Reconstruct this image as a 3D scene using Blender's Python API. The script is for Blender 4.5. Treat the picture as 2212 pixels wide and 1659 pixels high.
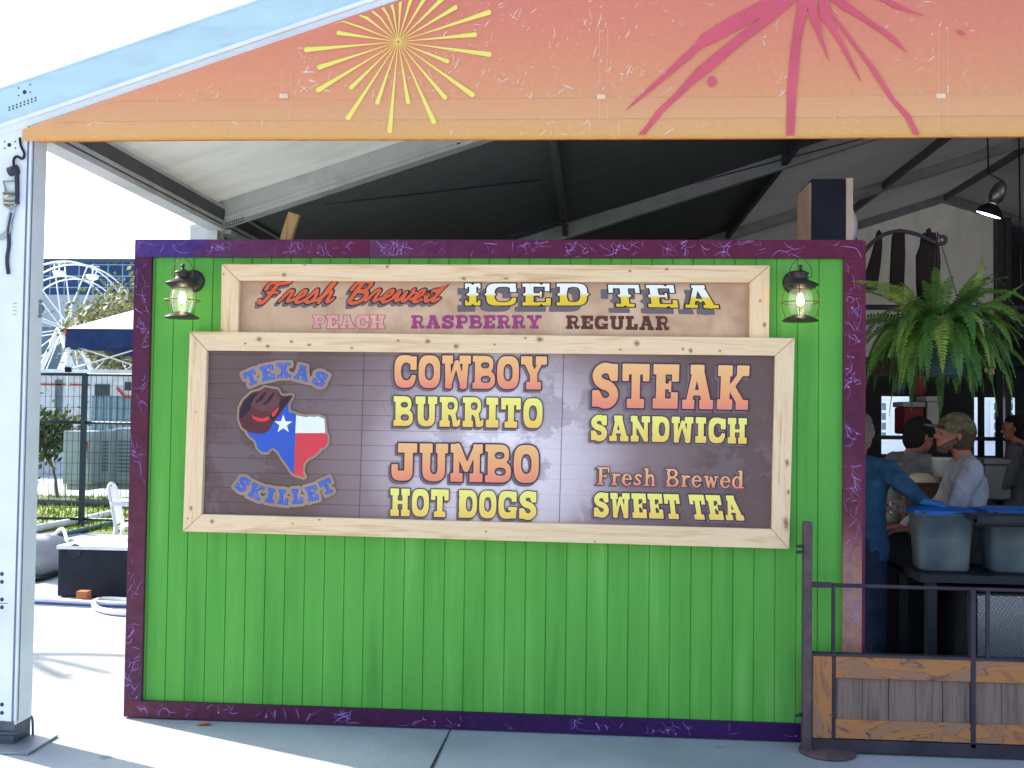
import bpy, bmesh, math, random
import numpy as np
from mathutils import Vector, Matrix, Quaternion
from mathutils.geometry import delaunay_2d_cdt
R_ = math.radians
random.seed(7)
for o in list(bpy.data.objects):
    bpy.data.objects.remove(o)
scene = bpy.context.scene
col = scene.collection

# ------------------------------------------------------------------ camera, sky, sun, exposure
IW, IH, FPX = 2212.0, 1659.0, 3700.0 * 2212 / 3648
CAM = Vector((2.34505652, -5.15605358, 1.56102468))
YAW, PITCH, ROLL = 0.07579959, 0.03030657, 0.01340189
fwd = Vector((-math.sin(YAW) * math.cos(PITCH), math.cos(YAW) * math.cos(PITCH), math.sin(PITCH)))
rt0 = Vector((math.cos(YAW), math.sin(YAW), 0)); up0 = rt0.cross(fwd)
rt = math.cos(ROLL) * rt0 + math.sin(ROLL) * up0
upv = -math.sin(ROLL) * rt0 + math.cos(ROLL) * up0
cam = bpy.data.objects.new('camera', bpy.data.cameras.new('camera')); col.objects.link(cam)
m = Matrix((rt, upv, -fwd)).transposed().to_4x4(); m.translation = CAM
cam.matrix_world = m
cam.data.sensor_width = 36; cam.data.lens = 3700 / 3648 * 36
cam.data.clip_start = 0.05; cam.data.clip_end = 2000
scene.camera = cam

SUN_AZ = Vector((-0.913, 0.408, 0)); SUN_EL = R_(36)
sd = (SUN_AZ.normalized() * math.cos(SUN_EL) + Vector((0, 0, math.sin(SUN_EL))))
sun = bpy.data.objects.new('sun', bpy.data.lights.new('sun', 'SUN')); col.objects.link(sun)
sun.data.energy = 4.2; sun.data.angle = R_(0.53); sun.data.color = (1, .95, .87)
sun.rotation_euler = (-sd).to_track_quat('-Z', 'Y').to_euler()
w = bpy.data.worlds.new('World'); scene.world = w; w.use_nodes = True
nt = w.node_tree; nt.nodes.clear()
sky = nt.nodes.new('ShaderNodeTexSky'); sky.sky_type = 'NISHITA'; sky.sun_disc = False
sky.sun_elevation = SUN_EL; sky.sun_rotation = math.atan2(sd.x, sd.y)
sky.dust_density = 2.5; sky.air_density = 1.0; sky.ozone_density = 1.0
bg = nt.nodes.new('ShaderNodeBackground'); bg.inputs['Strength'].default_value = 0.15
wo = nt.nodes.new('ShaderNodeOutputWorld')
nt.links.new(sky.outputs[0], bg.inputs[0]); nt.links.new(bg.outputs[0], wo.inputs[0])
scene.render.engine = 'CYCLES'
scene.view_settings.view_transform = 'Standard'; scene.view_settings.look = 'None'
scene.view_settings.exposure = 1.45; scene.view_settings.gamma = 1

# ------------------------------------------------------------------ picture helpers (pixel of the 2212 x 1659 view -> point on a real plane)
def ray(x, y): return fwd * FPX + rt * (x - IW / 2) - upv * (y - IH / 2)
def at(x, y, Y):
    d = ray(x, y); return CAM + d * ((Y - CAM.y) / d.y)
def gr(x, y, Z=0.0):
    d = ray(x, y); return CAM + d * ((Z - CAM.z) / d.z)

# ------------------------------------------------------------------ materials
MATS = {}
def nodes(name):
    m = bpy.data.materials.new(name); m.use_nodes = True
    n = m.node_tree.nodes; l = m.node_tree.links; n['Principled BSDF'].inputs['Specular IOR Level'].default_value = .2
    return m, n, l, n['Principled BSDF']
def mat(name, c, rough=.6, metal=0, var=.15, scale=6, stretch=(1, 1, 1), bump=0, bscale=None, spec=.22, dirt=None, dscale=2, damt=.5):
    """plain material with noise-varied colour; dirt = second colour in patches"""
    if name in MATS: return MATS[name]
    m, n, l, b = nodes(name)
    tc = n.new('ShaderNodeTexCoord'); mp = n.new('ShaderNodeMapping'); mp.inputs['Scale'].default_value = stretch
    l.new(tc.outputs['Object'], mp.inputs[0])
    nz = n.new('ShaderNodeTexNoise'); nz.inputs['Scale'].default_value = scale; nz.inputs['Detail'].default_value = 6
    l.new(mp.outputs[0], nz.inputs['Vector'])
    cr = n.new('ShaderNodeValToRGB')
    lo = [max(0, v * (1 - var)) for v in c[:3]]; hi = [min(1, v * (1 + var)) for v in c[:3]]
    cr.color_ramp.elements[0].color = (*lo, 1); cr.color_ramp.elements[1].color = (*hi, 1)
    cr.color_ramp.elements[0].position = .3; cr.color_ramp.elements[1].position = .7
    l.new(nz.outputs['Fac'], cr.inputs[0])
    out = cr.outputs[0]
    if dirt:
        n2 = n.new('ShaderNodeTexNoise'); n2.inputs['Scale'].default_value = dscale; n2.inputs['Detail'].default_value = 8
        l.new(mp.outputs[0], n2.inputs['Vector'])
        r2 = n.new('ShaderNodeValToRGB'); r2.color_ramp.elements[0].position = .5; r2.color_ramp.elements[1].position = .72
        r2.color_ramp.elements[0].color = (0, 0, 0, 1); r2.color_ramp.elements[1].color = (damt, damt, damt, 1)
        l.new(n2.outputs['Fac'], r2.inputs[0])
        mx = n.new('ShaderNodeMixRGB'); mx.inputs[2].default_value = (*dirt, 1)
        l.new(r2.outputs[0], mx.inputs[0]); l.new(out, mx.inputs[1]); out = mx.outputs[0]
    l.new(out, b.inputs['Base Color'])
    b.inputs['Roughness'].default_value = rough; b.inputs['Metallic'].default_value = metal
    b.inputs['Specular IOR Level'].default_value = spec
    if bump:
        bp = n.new('ShaderNodeBump'); bp.inputs['Strength'].default_value = bump; bp.inputs['Distance'].default_value = .01
        nb = n.new('ShaderNodeTexNoise'); nb.inputs['Scale'].default_value = bscale or scale * 6; nb.inputs['Detail'].default_value = 8
        l.new(mp.outputs[0], nb.inputs['Vector']); l.new(nb.outputs['Fac'], bp.inputs['Height']); l.new(bp.outputs[0], b.inputs['Normal'])
    MATS[name] = m; return m
def ramp(n, l, src, stops):
    cr = n.new('ShaderNodeValToRGB'); e = cr.color_ramp.elements
    while len(e) < len(stops): e.new(.5)
    for i, (p, c) in enumerate(stops):
        e[i].position = p; e[i].color = (*c, 1)
    l.new(src, cr.inputs[0]); return cr
def grad_mat(name, stops, rough=.5, noise=.06, nscale=8, axis='Y', spec=.2):
    """printed gradient along a UV axis with faint mottling"""
    m, n, l, b = nodes(name)
    tc = n.new('ShaderNodeTexCoord'); sp = n.new('ShaderNodeSeparateXYZ'); l.new(tc.outputs['UV'], sp.inputs[0])
    nz = n.new('ShaderNodeTexNoise'); nz.inputs['Scale'].default_value = nscale; nz.inputs['Detail'].default_value = 5
    l.new(tc.outputs['Object'], nz.inputs['Vector'])
    ma = n.new('ShaderNodeMath'); ma.operation = 'MULTIPLY_ADD'; ma.inputs[1].default_value = noise * 2; ma.inputs[2].default_value = -noise
    l.new(nz.outputs['Fac'], ma.inputs[0])
    ad = n.new('ShaderNodeMath'); l.new(ma.outputs[0], ad.inputs[0]); l.new(sp.outputs[axis], ad.inputs[1])
    cr = ramp(n, l, ad.outputs[0], stops); l.new(cr.outputs[0], b.inputs['Base Color'])
    b.inputs['Roughness'].default_value = rough; b.inputs['Specular IOR Level'].default_value = spec
    MATS[name] = m; return m
def wood_mat(name, light, mid, dark, axis, scale=9, rough=.65, knots=True):
    """grain running along one object axis, with ring bands"""
    if name in MATS: return MATS[name]
    m, n, l, b = nodes(name)
    tc = n.new('ShaderNodeTexCoord'); mp = n.new('ShaderNodeMapping')
    s = [scale * 2.4] * 3; s[axis] = scale * .16; mp.inputs['Scale'].default_value = s
    l.new(tc.outputs['Object'], mp.inputs[0])
    oi = n.new('ShaderNodeObjectInfo'); vm = n.new('ShaderNodeVectorMath'); vm.operation = 'ADD'
    l.new(mp.outputs[0], vm.inputs[0]); l.new(oi.outputs['Random'], vm.inputs[1])
    nz = n.new('ShaderNodeTexNoise'); nz.inputs['Scale'].default_value = 1; nz.inputs['Detail'].default_value = 7; nz.inputs['Distortion'].default_value = 1.2
    l.new(vm.outputs[0], nz.inputs['Vector'])
    n2 = n.new('ShaderNodeTexNoise'); n2.inputs['Scale'].default_value = 7; n2.inputs['Detail'].default_value = 3
    l.new(vm.outputs[0], n2.inputs['Vector'])
    mx = n.new('ShaderNodeMath'); mx.operation = 'MULTIPLY_ADD'; mx.inputs[1].default_value = .25
    l.new(n2.outputs['Fac'], mx.inputs[0]); l.new(nz.outputs['Fac'], mx.inputs[2])
    cr = ramp(n, l, mx.outputs[0], [(.42, dark), (.55, mid), (.66, light), (.8, mid)])
    l.new(cr.outputs[0], b.inputs['Base Color']); b.inputs['Roughness'].default_value = rough
    bp = n.new('ShaderNodeBump'); bp.inputs['Strength'].default_value = .25; bp.inputs['Distance'].default_value = .004
    l.new(mx.outputs[0], bp.inputs['Height']); l.new(bp.outputs[0], b.inputs['Normal'])
    MATS[name] = m; return m
def emit_mat(name, c, s):
    m = bpy.data.materials.new(name); m.use_nodes = True; n = m.node_tree.nodes
    b = n['Principled BSDF']; b.inputs['Base Color'].default_value = (*c, 1)
    b.inputs['Emission Color'].default_value = (*c, 1); b.inputs['Emission Strength'].default_value = s
    MATS[name] = m; return m

# ------------------------------------------------------------------ mesh builder
ORI = {}
class MB:
    def __init__(s): s.v = []; s.f = []; s.mi = []; s.uv = []; s.m = 0; s.sm = []
    def add(s, vs, fs, uvs=None, smooth=False):
        b = len(s.v); s.v += [Vector(p) for p in vs]
        for i, f in enumerate(fs):
            s.f.append([b + k for k in f]); s.mi.append(s.m); s.sm.append(smooth)
            s.uv.append([uvs[k] for k in f] if uvs else [(0, 0)] * len(f))
        return s
    def box(s, a, b):
        x0, y0, z0 = a; x1, y1, z1 = b
        x0, x1 = sorted((x0, x1)); y0, y1 = sorted((y0, y1)); z0, z1 = sorted((z0, z1))
        v = [(x0,y0,z0),(x1,y0,z0),(x1,y1,z0),(x0,y1,z0),(x0,y0,z1),(x1,y0,z1),(x1,y1,z1),(x0,y1,z1)]
        return s.add(v, [(0,3,2,1),(4,5,6,7),(0,1,5,4),(1,2,6,5),(2,3,7,6),(3,0,4,7)])
    def bar(s, p, q, wd, ht, upd=(0, 0, 1)):
        """rectangular bar from p to q; wd across, ht along upd"""
        p, q = Vector(p), Vector(q); d = (q - p).normalized(); u = Vector(upd)
        a = d.cross(u)
        if a.length < 1e-4: a = d.cross(Vector((1, 0, 0)))
        a.normalize(); u = a.cross(d)
        a *= wd / 2; u *= ht / 2
        v = [p-a-u, p+a-u, p+a+u, p-a+u, q-a-u, q+a-u, q+a+u, q-a+u]
        return s.add(v, [(0,1,2,3),(7,6,5,4),(0,4,5,1),(1,5,6,2),(2,6,7,3),(3,7,4,0)])
    def tube(s, pts, r, seg=8, cyc=False, r_end=None):
        pts = [Vector(p) for p in pts]; n = len(pts)
        vs = []; fr = None
        for i, p in enumerate(pts):
            if cyc: d = pts[(i+1) % n] - pts[i-1]
            else: d = pts[min(i+1, n-1)] - pts[max(i-1, 0)]
            if d.length < 1e-7: d = Vector((0, 0, 1))
            d.normalize()
            if fr is None:
                fr = d.orthogonal().normalized()
            else:
                fr = (fr - d * fr.dot(d))
                fr = fr.normalized() if fr.length > 1e-5 else d.orthogonal().normalized()
            b = d.cross(fr); rr = r if r_end is None else r + (r_end - r) * i / max(1, n-1)
            if isinstance(r, (list, tuple)): rr = r[i]
            for k in range(seg):
                t = 2 * math.pi * k / seg; vs.append(p + fr * (rr * math.cos(t)) + b * (rr * math.sin(t)))
        fs = []
        for i in range(n if cyc else n - 1):
            j = (i + 1) % n
            for k in range(seg):
                k2 = (k + 1) % seg; fs.append((i*seg+k, i*seg+k2, j*seg+k2, j*seg+k))
        if not cyc: fs.append(tuple(range(seg))[::-1]); fs.append(tuple((n-1)*seg+k for k in range(seg)))
        return s.add(vs, fs, smooth=True)
    def lathe(s, prof, c, seg=24, caps=True, axis=(0, 0, 1)):
        """prof = [(r, h)...] about axis through c"""
        c = Vector(c); q = Vector((0, 0, 1)).rotation_difference(Vector(axis).normalized())
        vs = []; n = len(prof)
        for r, h in prof:
            for k in range(seg):
                t = 2 * math.pi * k / seg; vs.append(c + q @ Vector((r * math.cos(t), r * math.sin(t), h)))
        fs = [(i*seg+k, i*seg+(k+1) % seg, (i+1)*seg+(k+1) % seg, (i+1)*seg+k) for i in range(n-1) for k in range(seg)]
        if caps: fs.append(tuple(range(seg))[::-1]); fs.append(tuple((n-1)*seg+k for k in range(seg)))
        return s.add(vs, fs, smooth=True)
    def ball(s, c, r, seg=12, sc=(1, 1, 1)):
        prof = [(math.sin(math.pi * i / 8) * r, -math.cos(math.pi * i / 8) * r) for i in range(9)]
        b = len(s.v); s.lathe([(max(a, 1e-4), h) for a, h in prof], (0, 0, 0), seg)
        for i in range(b, len(s.v)):
            p = s.v[i]; s.v[i] = Vector(c) + Vector((p.x * sc[0], p.y * sc[1], p.z * sc[2]))
        return s
    def prism(s, pts, d):
        """polygon (3-D points) pushed by vector d, outline kept"""
        n = len(pts); pts = [Vector(p) for p in pts]; d = Vector(d)
        nrm = Vector((0, 0, 0))
        for i in range(n): nrm += pts[i].cross(pts[(i + 1) % n])
        if nrm.dot(d) > 0: pts = pts[::-1]
        vs = pts + [p + d for p in pts]
        fs = [tuple(range(n)), tuple(range(2*n-1, n-1, -1))] + [(i, n + i, n + (i+1) % n, (i+1) % n) for i in range(n)]
        return s.add(vs, fs)
    def quad(s, a, b, c, d, uvs=((0, 0), (1, 0), (1, 1), (0, 1))):
        return s.add([a, b, c, d], [(0, 1, 2, 3)], list(uvs))
    def grid(s, fn, nu, nv, smooth=True):
        vs = [fn(i / nu, j / nv) for j in range(nv + 1) for i in range(nu + 1)]
        uv = [(i / nu, j / nv) for j in range(nv + 1) for i in range(nu + 1)]
        fs = [(j*(nu+1)+i, j*(nu+1)+i+1, (j+1)*(nu+1)+i+1, (j+1)*(nu+1)+i) for j in range(nv) for i in range(nu)]
        return s.add(vs, fs, uv, smooth)
    def build(s, name, mats, parent=None, smooth=None, bevel=0, fixn=False):
        if not isinstance(mats, (list, tuple)): mats = [mats]
        if parent is None:
            xs = [p.x for p in s.v]; ys = [p.y for p in s.v]; zs = [p.z for p in s.v]
            org = Vector(((min(xs)+max(xs))/2, (min(ys)+max(ys))/2, min(zs)))
        else: org = ORI[parent.name]
        me = bpy.data.meshes.new(name)
        me.from_pydata([p - org for p in s.v], [], s.f)
        for mm in mats: me.materials.append(mm)
        me.polygons.foreach_set('material_index', s.mi)
        sm = s.sm if smooth is None else [smooth] * len(s.f)
        me.polygons.foreach_set('use_smooth', sm)
        ul = me.uv_layers.new(name='UVMap'); flat = []
        for u in s.uv:
            for a in u: flat += [a[0], a[1]]
        ul.data.foreach_set('uv', flat)
        if fixn:
            bm = bmesh.new(); bm.from_mesh(me); bmesh.ops.recalc_face_normals(bm, faces=bm.faces); bm.to_mesh(me); bm.free()
        me.update()
        o = bpy.data.objects.new(name, me); col.objects.link(o)
        if parent is None: o.location = org
        else: o.parent = parent
        ORI[o.name] = org
        if bevel:
            b = o.modifiers.new('bevel', 'BEVEL'); b.width = bevel; b.segments = 2; b.limit_method = 'ANGLE'
        return o
def tag(o, label=None, cat=None, group=None, kind=None):
    if label: o['label'] = label
    if cat: o['category'] = cat
    if group: o['group'] = group
    if kind: o['kind'] = kind
    return o
def thing(name, loc, label, cat, group=None):
    o = bpy.data.objects.new(name, None); col.objects.link(o); o.location = loc; o.empty_display_size = .1
    ORI[o.name] = Vector(loc); return tag(o, label, cat, group)
def copy_tree(o, parent=None):
    c = o.copy(); col.objects.link(c)
    if parent: c.parent = parent
    for ch in [x for x in bpy.data.objects if x.parent == o]: copy_tree(ch, c)
    return c
def chaikin(p, n=2, closed=False):
    p = [Vector(q) for q in p]
    for _ in range(n):
        r = []; N = len(p)
        for i in range(N if closed else N - 1):
            a, b = p[i], p[(i + 1) % N]; r += [a * .75 + b * .25, a * .25 + b * .75]
        if not closed: r = [p[0]] + r + [p[-1]]
        p = r
    return p

# ------------------------------------------------------------------ flat lettering from signed distance fields
def sd_poly(pts, X, Y):
    p = np.array([(a[0], a[1]) for a in pts], float); n = len(p)
    d = np.full(X.shape, 1e9); s = np.ones(X.shape)
    for i in range(n):
        j = i - 1
        ex, ey = p[j] - p[i]; wx, wy = X - p[i, 0], Y - p[i, 1]
        t = np.clip((wx * ex + wy * ey) / (ex * ex + ey * ey + 1e-12), 0, 1)
        d = np.minimum(d, (wx - ex * t) ** 2 + (wy - ey * t) ** 2)
        c1 = Y >= p[i, 1]; c2 = Y < p[j, 1]; c3 = ex * wy > ey * wx
        s = np.where((c1 & c2 & c3) | (~c1 & ~c2 & ~c3), -s, s)
    return s * np.sqrt(d)
def sd_line(pts, r, X, Y):
    d = np.full(X.shape, 1e9)
    for (a, b) in zip(pts[:-1], pts[1:]):
        ex, ey = b[0] - a[0], b[1] - a[1]; wx, wy = X - a[0], Y - a[1]
        t = np.clip((wx * ex + wy * ey) / (ex * ex + ey * ey + 1e-12), 0, 1)
        d = np.minimum(d, np.hypot(wx - ex * t, wy - ey * t))
    return d - r
def bx(x0, y0, x1, y1): return ('+', [(x0, y0), (x1, y0), (x1, y1), (x0, y1)])
def nbx(x0, y0, x1, y1): return ('-', [(x0, y0), (x1, y0), (x1, y1), (x0, y1)])
def ell(cx, cy, rx, ry, n=2.6, s='+'):
    pts = []
    for k in range(28):
        t = 2 * math.pi * k / 28; c, q = math.cos(t), math.sin(t)
        pts.append((cx + rx * math.copysign(abs(c) ** (2 / n), c), cy + ry * math.copysign(abs(q) ** (2 / n), q)))
    return (s, pts)
def nel(cx, cy, rx, ry, n=2.3): return ell(cx, cy, rx, ry, n, '-')
def ln(r, *pts): return ('l', (r, list(pts)))
def cv(r, *pts): return ('l', (r, [(p.x, p.y) for p in chaikin([(a[0], a[1], 0) for a in pts], 2)]))
SLAB = {
 'I': (.48, [bx(.11,0,.37,1), bx(.01,.75,.46,1), bx(0,0,.48,.27)]),
 'T': (.74, [bx(0,.75,.74,1), bx(0,.6,.19,1), bx(.55,.6,.74,1), bx(.25,0,.49,1), bx(.13,0,.61,.22)]),
 'E': (.70, [bx(.08,0,.34,1), bx(0,.76,.7,1), bx(.5,.6,.7,1), bx(0,0,.68,.24), bx(.48,0,.68,.38), bx(.3,.43,.48,.57), bx(.42,.37,.5,.63)]),
 'F': (.68, [bx(.08,0,.34,1), bx(0,.76,.68,1), bx(.5,.6,.68,1), bx(0,0,.46,.24), bx(.3,.4,.5,.54)]),
 'H': (.82, [bx(.09,0,.32,1), bx(.5,0,.73,1), bx(0,.74,.37,1), bx(.45,.74,.82,1), bx(0,0,.37,.25), bx(.45,0,.82,.25), bx(.3,.43,.55,.57)]),
 'L': (.68, [bx(.09,0,.35,1), bx(0,.76,.46,1), bx(0,0,.68,.24), bx(.47,0,.68,.44)]),
 'O': (.72, [ell(.36,.5,.36,.5,3), nel(.36,.5,.14,.25)]),
 'C': (.74, [ell(.36,.5,.36,.5,3), nel(.40,.5,.17,.26), nbx(.4,.4,.9,.54), bx(.52,.54,.74,.96)]),
 'G': (.78, [ell(.36,.5,.36,.5,3), nel(.40,.5,.17,.26), nbx(.4,.4,.9,.6), bx(.54,.6,.75,.98), bx(.4,.3,.78,.44), bx(.54,.02,.74,.4)]),
 'D': (.76, [ell(.38,.5,.38,.5,2.8), bx(.07,0,.36,1), bx(0,.76,.4,1), bx(0,0,.4,.24), nel(.43,.5,.13,.26)]),
 'B': (.74, [ell(.40,.735,.28,.265), ell(.42,.28,.32,.28), bx(.07,0,.4,1), bx(0,.8,.4,1), bx(0,0,.4,.2), nel(.41,.71,.13,.085), nel(.43,.29,.15,.1)]),
 'P': (.70, [ell(.40,.68,.30,.32), bx(.08,0,.34,1), bx(0,.8,.4,1), bx(0,0,.44,.24), nel(.43,.68,.12,.13)]),
 'R': (.78, [ell(.40,.70,.29,.30), bx(.08,0,.34,1), bx(0,.8,.4,1), bx(0,0,.40,.22), nel(.43,.70,.12,.12), ('+', [(.34,.46),(.6,.46),(.66,.2),(.71,.27),(.79,.27),(.77,.06),(.66,0),(.5,.02),(.45,.32)])]),
 'U': (.82, [ell(.41,.34,.33,.34,2.8), bx(.08,.34,.32,1), bx(.51,.34,.74,1), nel(.415,.38,.10,.18), nbx(.32,.38,.51,1), bx(0,.74,.38,1), bx(.46,.74,.82,1)]),
 'J': (.74, [ell(.31,.3,.31,.3,3), nbx(.2,.28,.37,.8), nbx(-.1,.45,.37,.8), bx(.37,.3,.62,1), bx(.18,.74,.74,1)]),
 'S': (.72, [cv(.125,(.58,.72),(.52,.875),(.28,.9),(.1,.74),(.2,.55),(.5,.48),(.62,.3),(.5,.11),(.24,.1),(.13,.28)), bx(.5,.6,.7,.99), bx(0,.02,.2,.4)]),
 'W': (.94, [ln(.1,(.18,.9),(.21,.1)), ln(.065,(.24,.05),(.46,.78)), ln(.085,(.48,.78),(.69,.06)), ln(.1,(.77,.9),(.72,.1)), bx(0,.74,.36,1), bx(.56,.74,.94,1), bx(.1,0,.33,.2), bx(.58,0,.82,.2)]),
 'M': (.92, [bx(.08,0,.26,1), bx(.65,0,.84,1), bx(0,0,.36,.24), bx(.54,0,.92,.24), bx(0,.76,.28,1), bx(.64,.74,.92,1), ln(.1,(.2,.92),(.45,.36)), ln(.07,(.72,.92),(.47,.36))]),
 'N': (.84, [bx(.08,0,.26,1), bx(.57,0,.75,1), bx(0,.76,.3,1), bx(.47,.74,.84,1), bx(0,0,.36,.24), ln(.11,(.16,.9),(.66,.11))]),
 'K': (.84, [bx(.08,0,.34,1), bx(0,.74,.4,1), bx(0,0,.42,.24), ln(.075,(.34,.46),(.66,.86)), ln(.1,(.38,.5),(.66,.12)), bx(.5,.75,.84,1), bx(.5,0,.84,.23)]),
 'A': (.84, [ln(.09,(.36,.9),(.17,.1)), ln(.125,(.44,.88),(.66,.12)), bx(.2,.77,.58,1), bx(0,0,.34,.22), bx(.46,0,.84,.22), bx(.22,.3,.62,.44)]),
 'X': (.86, [ln(.12,(.2,.9),(.66,.1)), ln(.08,(.64,.9),(.2,.1)), bx(0,.8,.4,1), bx(.48,.8,.84,1), bx(.02,0,.38,.2), bx(.46,0,.86,.2)]),
 'Y': (.84, [bx(0,.74,.37,1), bx(.47,.74,.84,1), ln(.11,(.18,.88),(.4,.45)), ln(.075,(.66,.88),(.44,.45)), bx(.29,0,.54,.5), bx(.17,0,.66,.24)]),
}
def spur(x, y=.5, w=.09, h=.09): return ('+', [(x - w, y), (x, y - h), (x + w, y), (x, y + h)])
def notch(x, y, w=.06, h=.07): return ('-', [(x - w, y), (x, y - h if y > .5 else y + h), (x + w, y)])
TUSC = {
 'I': (.50, [bx(.13,0,.37,1), bx(0,.84,.5,1), bx(0,0,.5,.16), bx(0,.76,.09,1), bx(.41,.76,.5,1), bx(0,0,.09,.24), bx(.41,0,.5,.24), spur(.12), spur(.38), notch(.25, 1), notch(.25, 0)]),
 'C': (.96, [ell(.48,.5,.48,.5,4), nel(.54,.5,.27,.34,3), nbx(.6,.36,1.2,.62), bx(.74,.6,.94,1.0), spur(.02), spur(.24)]),
 'E': (.90, [bx(.10,0,.36,1), bx(0,.84,.86,1), bx(.70,.64,.86,1), bx(0,0,.90,.16), bx(.74,0,.90,.34), bx(.3,.44,.62,.56), bx(.54,.36,.62,.64), spur(.09), spur(.37), notch(.6, 1), notch(.6, 0)]),
 'D': (.96, [ell(.56,.5,.40,.5,3.2), bx(.10,0,.36,1), bx(0,.84,.5,1), bx(0,0,.5,.16), nel(.53,.5,.20,.33,3), nbx(.36,.2,.5,.8), spur(.09), spur(.94)]),
 'T': (.96, [bx(0,.83,.96,1), bx(0,.62,.15,1), bx(.81,.62,.96,1), bx(.35,0,.61,1), bx(.2,0,.76,.15), spur(.34), spur(.62), notch(.48, 0)]),
 'A': (1.0, [ln(.08,(.42,.92),(.2,.1)), ln(.125,(.54,.88),(.76,.1)), bx(.28,.86,.7,1), bx(0,0,.38,.15), bx(.54,0,1.0,.15), bx(.26,.3,.74,.41), spur(.48, .3, .07, .08)]),
}
SERIF = {
 'F': (.68, [bx(.12,0,.3,1), bx(.02,.89,.66,1), bx(.57,.7,.66,1), bx(.3,.46,.5,.55), bx(.45,.38,.52,.64), bx(.02,0,.4,.1)]),
 'B': (.72, [ell(.36,.75,.28,.25,2.2), ell(.38,.27,.32,.27,2.2), bx(.12,0,.36,1), bx(.02,.91,.36,1), bx(.02,0,.36,.09), nel(.36,.74,.13,.15,2.2), nel(.38,.28,.16,.18,2.2), nbx(.29,.1,.37,.44), nbx(.29,.58,.37,.9)]),
 'r': (.50, [bx(.1,0,.26,.66), bx(.02,.57,.26,.66), bx(.02,0,.36,.1), cv(.07,(.2,.46),(.3,.6),(.44,.58))]),
 'e': (.54, [ell(.27,.33,.27,.35,2), nel(.28,.33,.12,.25,2), bx(.1,.32,.5,.41), nbx(.36,.2,.6,.32)]),
 's': (.46, [cv(.065,(.38,.54),(.24,.64),(.09,.52),(.22,.36),(.38,.2),(.22,.04),(.06,.16)), bx(.34,.46,.42,.66), bx(.03,.0,.1,.24)]),
 'h': (.66, [bx(.1,0,.25,1), bx(.02,.9,.25,1), cv(.07,(.2,.45),(.34,.64),(.5,.56),(.5,.06)), bx(.02,0,.32,.1), bx(.38,0,.64,.1)]),
 'w': (.80, [ln(.075,(.16,.6),(.28,.06)), ln(.045,(.28,.06),(.4,.56)), ln(.075,(.4,.56),(.54,.06)), ln(.045,(.54,.06),(.68,.6)), bx(.02,.57,.3,.66), bx(.54,.57,.8,.66)]),
 'd': (.62, [ell(.26,.33,.26,.35,2), nel(.27,.33,.11,.25,2), bx(.38,0,.54,1), bx(.3,.9,.54,1), bx(.38,0,.62,.1)]),
}
SCRIPT = {
 'F': (.86, [cv(.1,(.04,.12),(.14,.0),(.3,.1),(.36,.5),(.42,.9)), cv(.085,(.06,.66),(.04,.9),(.22,1),(.5,.9),(.86,.98)), cv(.07,(.2,.5),(.4,.52),(.62,.5))]),
 'r': (.50, [cv(.075,(.0,.1),(.14,.5),(.2,.62),(.34,.54),(.3,.2),(.36,.04),(.54,.2))]),
 'e': (.46, [cv(.075,(-.02,.16),(.3,.3),(.34,.56),(.18,.6),(.08,.3),(.16,.02),(.34,.04),(.52,.22))]),
 's': (.46, [cv(.075,(-.02,.12),(.16,.5),(.2,.66),(.3,.46),(.34,.2),(.2,.0),(.06,.08)), cv(.06,(.28,.08),(.4,.08),(.52,.22))]),
 'h': (.58, [cv(.075,(-.02,.14),(.22,.6),(.3,1),(.18,.98),(.12,.5),(.1,.02)), cv(.075,(.12,.3),(.28,.58),(.4,.5),(.38,.12),(.48,.02),(.6,.2))]),
 'B': (.84, [cv(.1,(.3,.9),(.24,.5),(.2,.06)), cv(.085,(.02,.62),(.06,.94),(.4,1.04),(.72,.9),(.62,.58),(.36,.54)), cv(.095,(.36,.54),(.74,.5),(.78,.16),(.5,-.04),(.12,.04))]),
 'w': (.72, [cv(.075,(-.02,.3),(.1,.6),(.12,.2),(.24,.02),(.36,.3),(.38,.55),(.4,.14),(.54,.02),(.66,.4),(.62,.6)), cv(.055,(.62,.56),(.7,.44),(.78,.46))]),
 'd': (.60, [cv(.075,(.34,.5),(.16,.62),(.04,.26),(.16,.0),(.34,.2)), cv(.08,(.6,1.02),(.46,.62),(.38,.16),(.46,.02),(.6,.16))]),
}
def field(text, font, gap=.07, space=.42, res=64, shear=0):
    x = 0; items = []
    for ch in text:
        if ch == ' ': x += space; continue
        wd, g = font[ch]; items.append((x, g)); x += wd + gap
    W = x - gap; pad = .22
    nx = int((W + 2 * pad) * res); ny = int((1 + 2 * pad) * res)
    xs = np.linspace(-pad, W + pad, nx); ys = np.linspace(-pad, 1 + pad, ny)
    X, Y = np.meshgrid(xs, ys); F = np.full(X.shape, 1e3)
    for x0, g in items:
        wd = 1.4; a = max(0, np.searchsorted(xs, x0 - .35)); b = min(nx, np.searchsorted(xs, x0 + wd))
        Xs = X[:, a:b] - x0 - shear * (Y[:, a:b] - .5); Ys = Y[:, a:b]; d = np.full(Xs.shape, 1e3)
        for op, q in g:
            if op == 'l': d = np.minimum(d, sd_line(q[1], q[0], Xs, Ys))
            elif op == '+': d = np.minimum(d, sd_poly(q, Xs, Ys))
            else: d = np.maximum(d, -sd_poly(q, Xs, Ys))
        F[:, a:b] = np.minimum(F[:, a:b], d)
    return F, xs, ys, W
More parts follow.
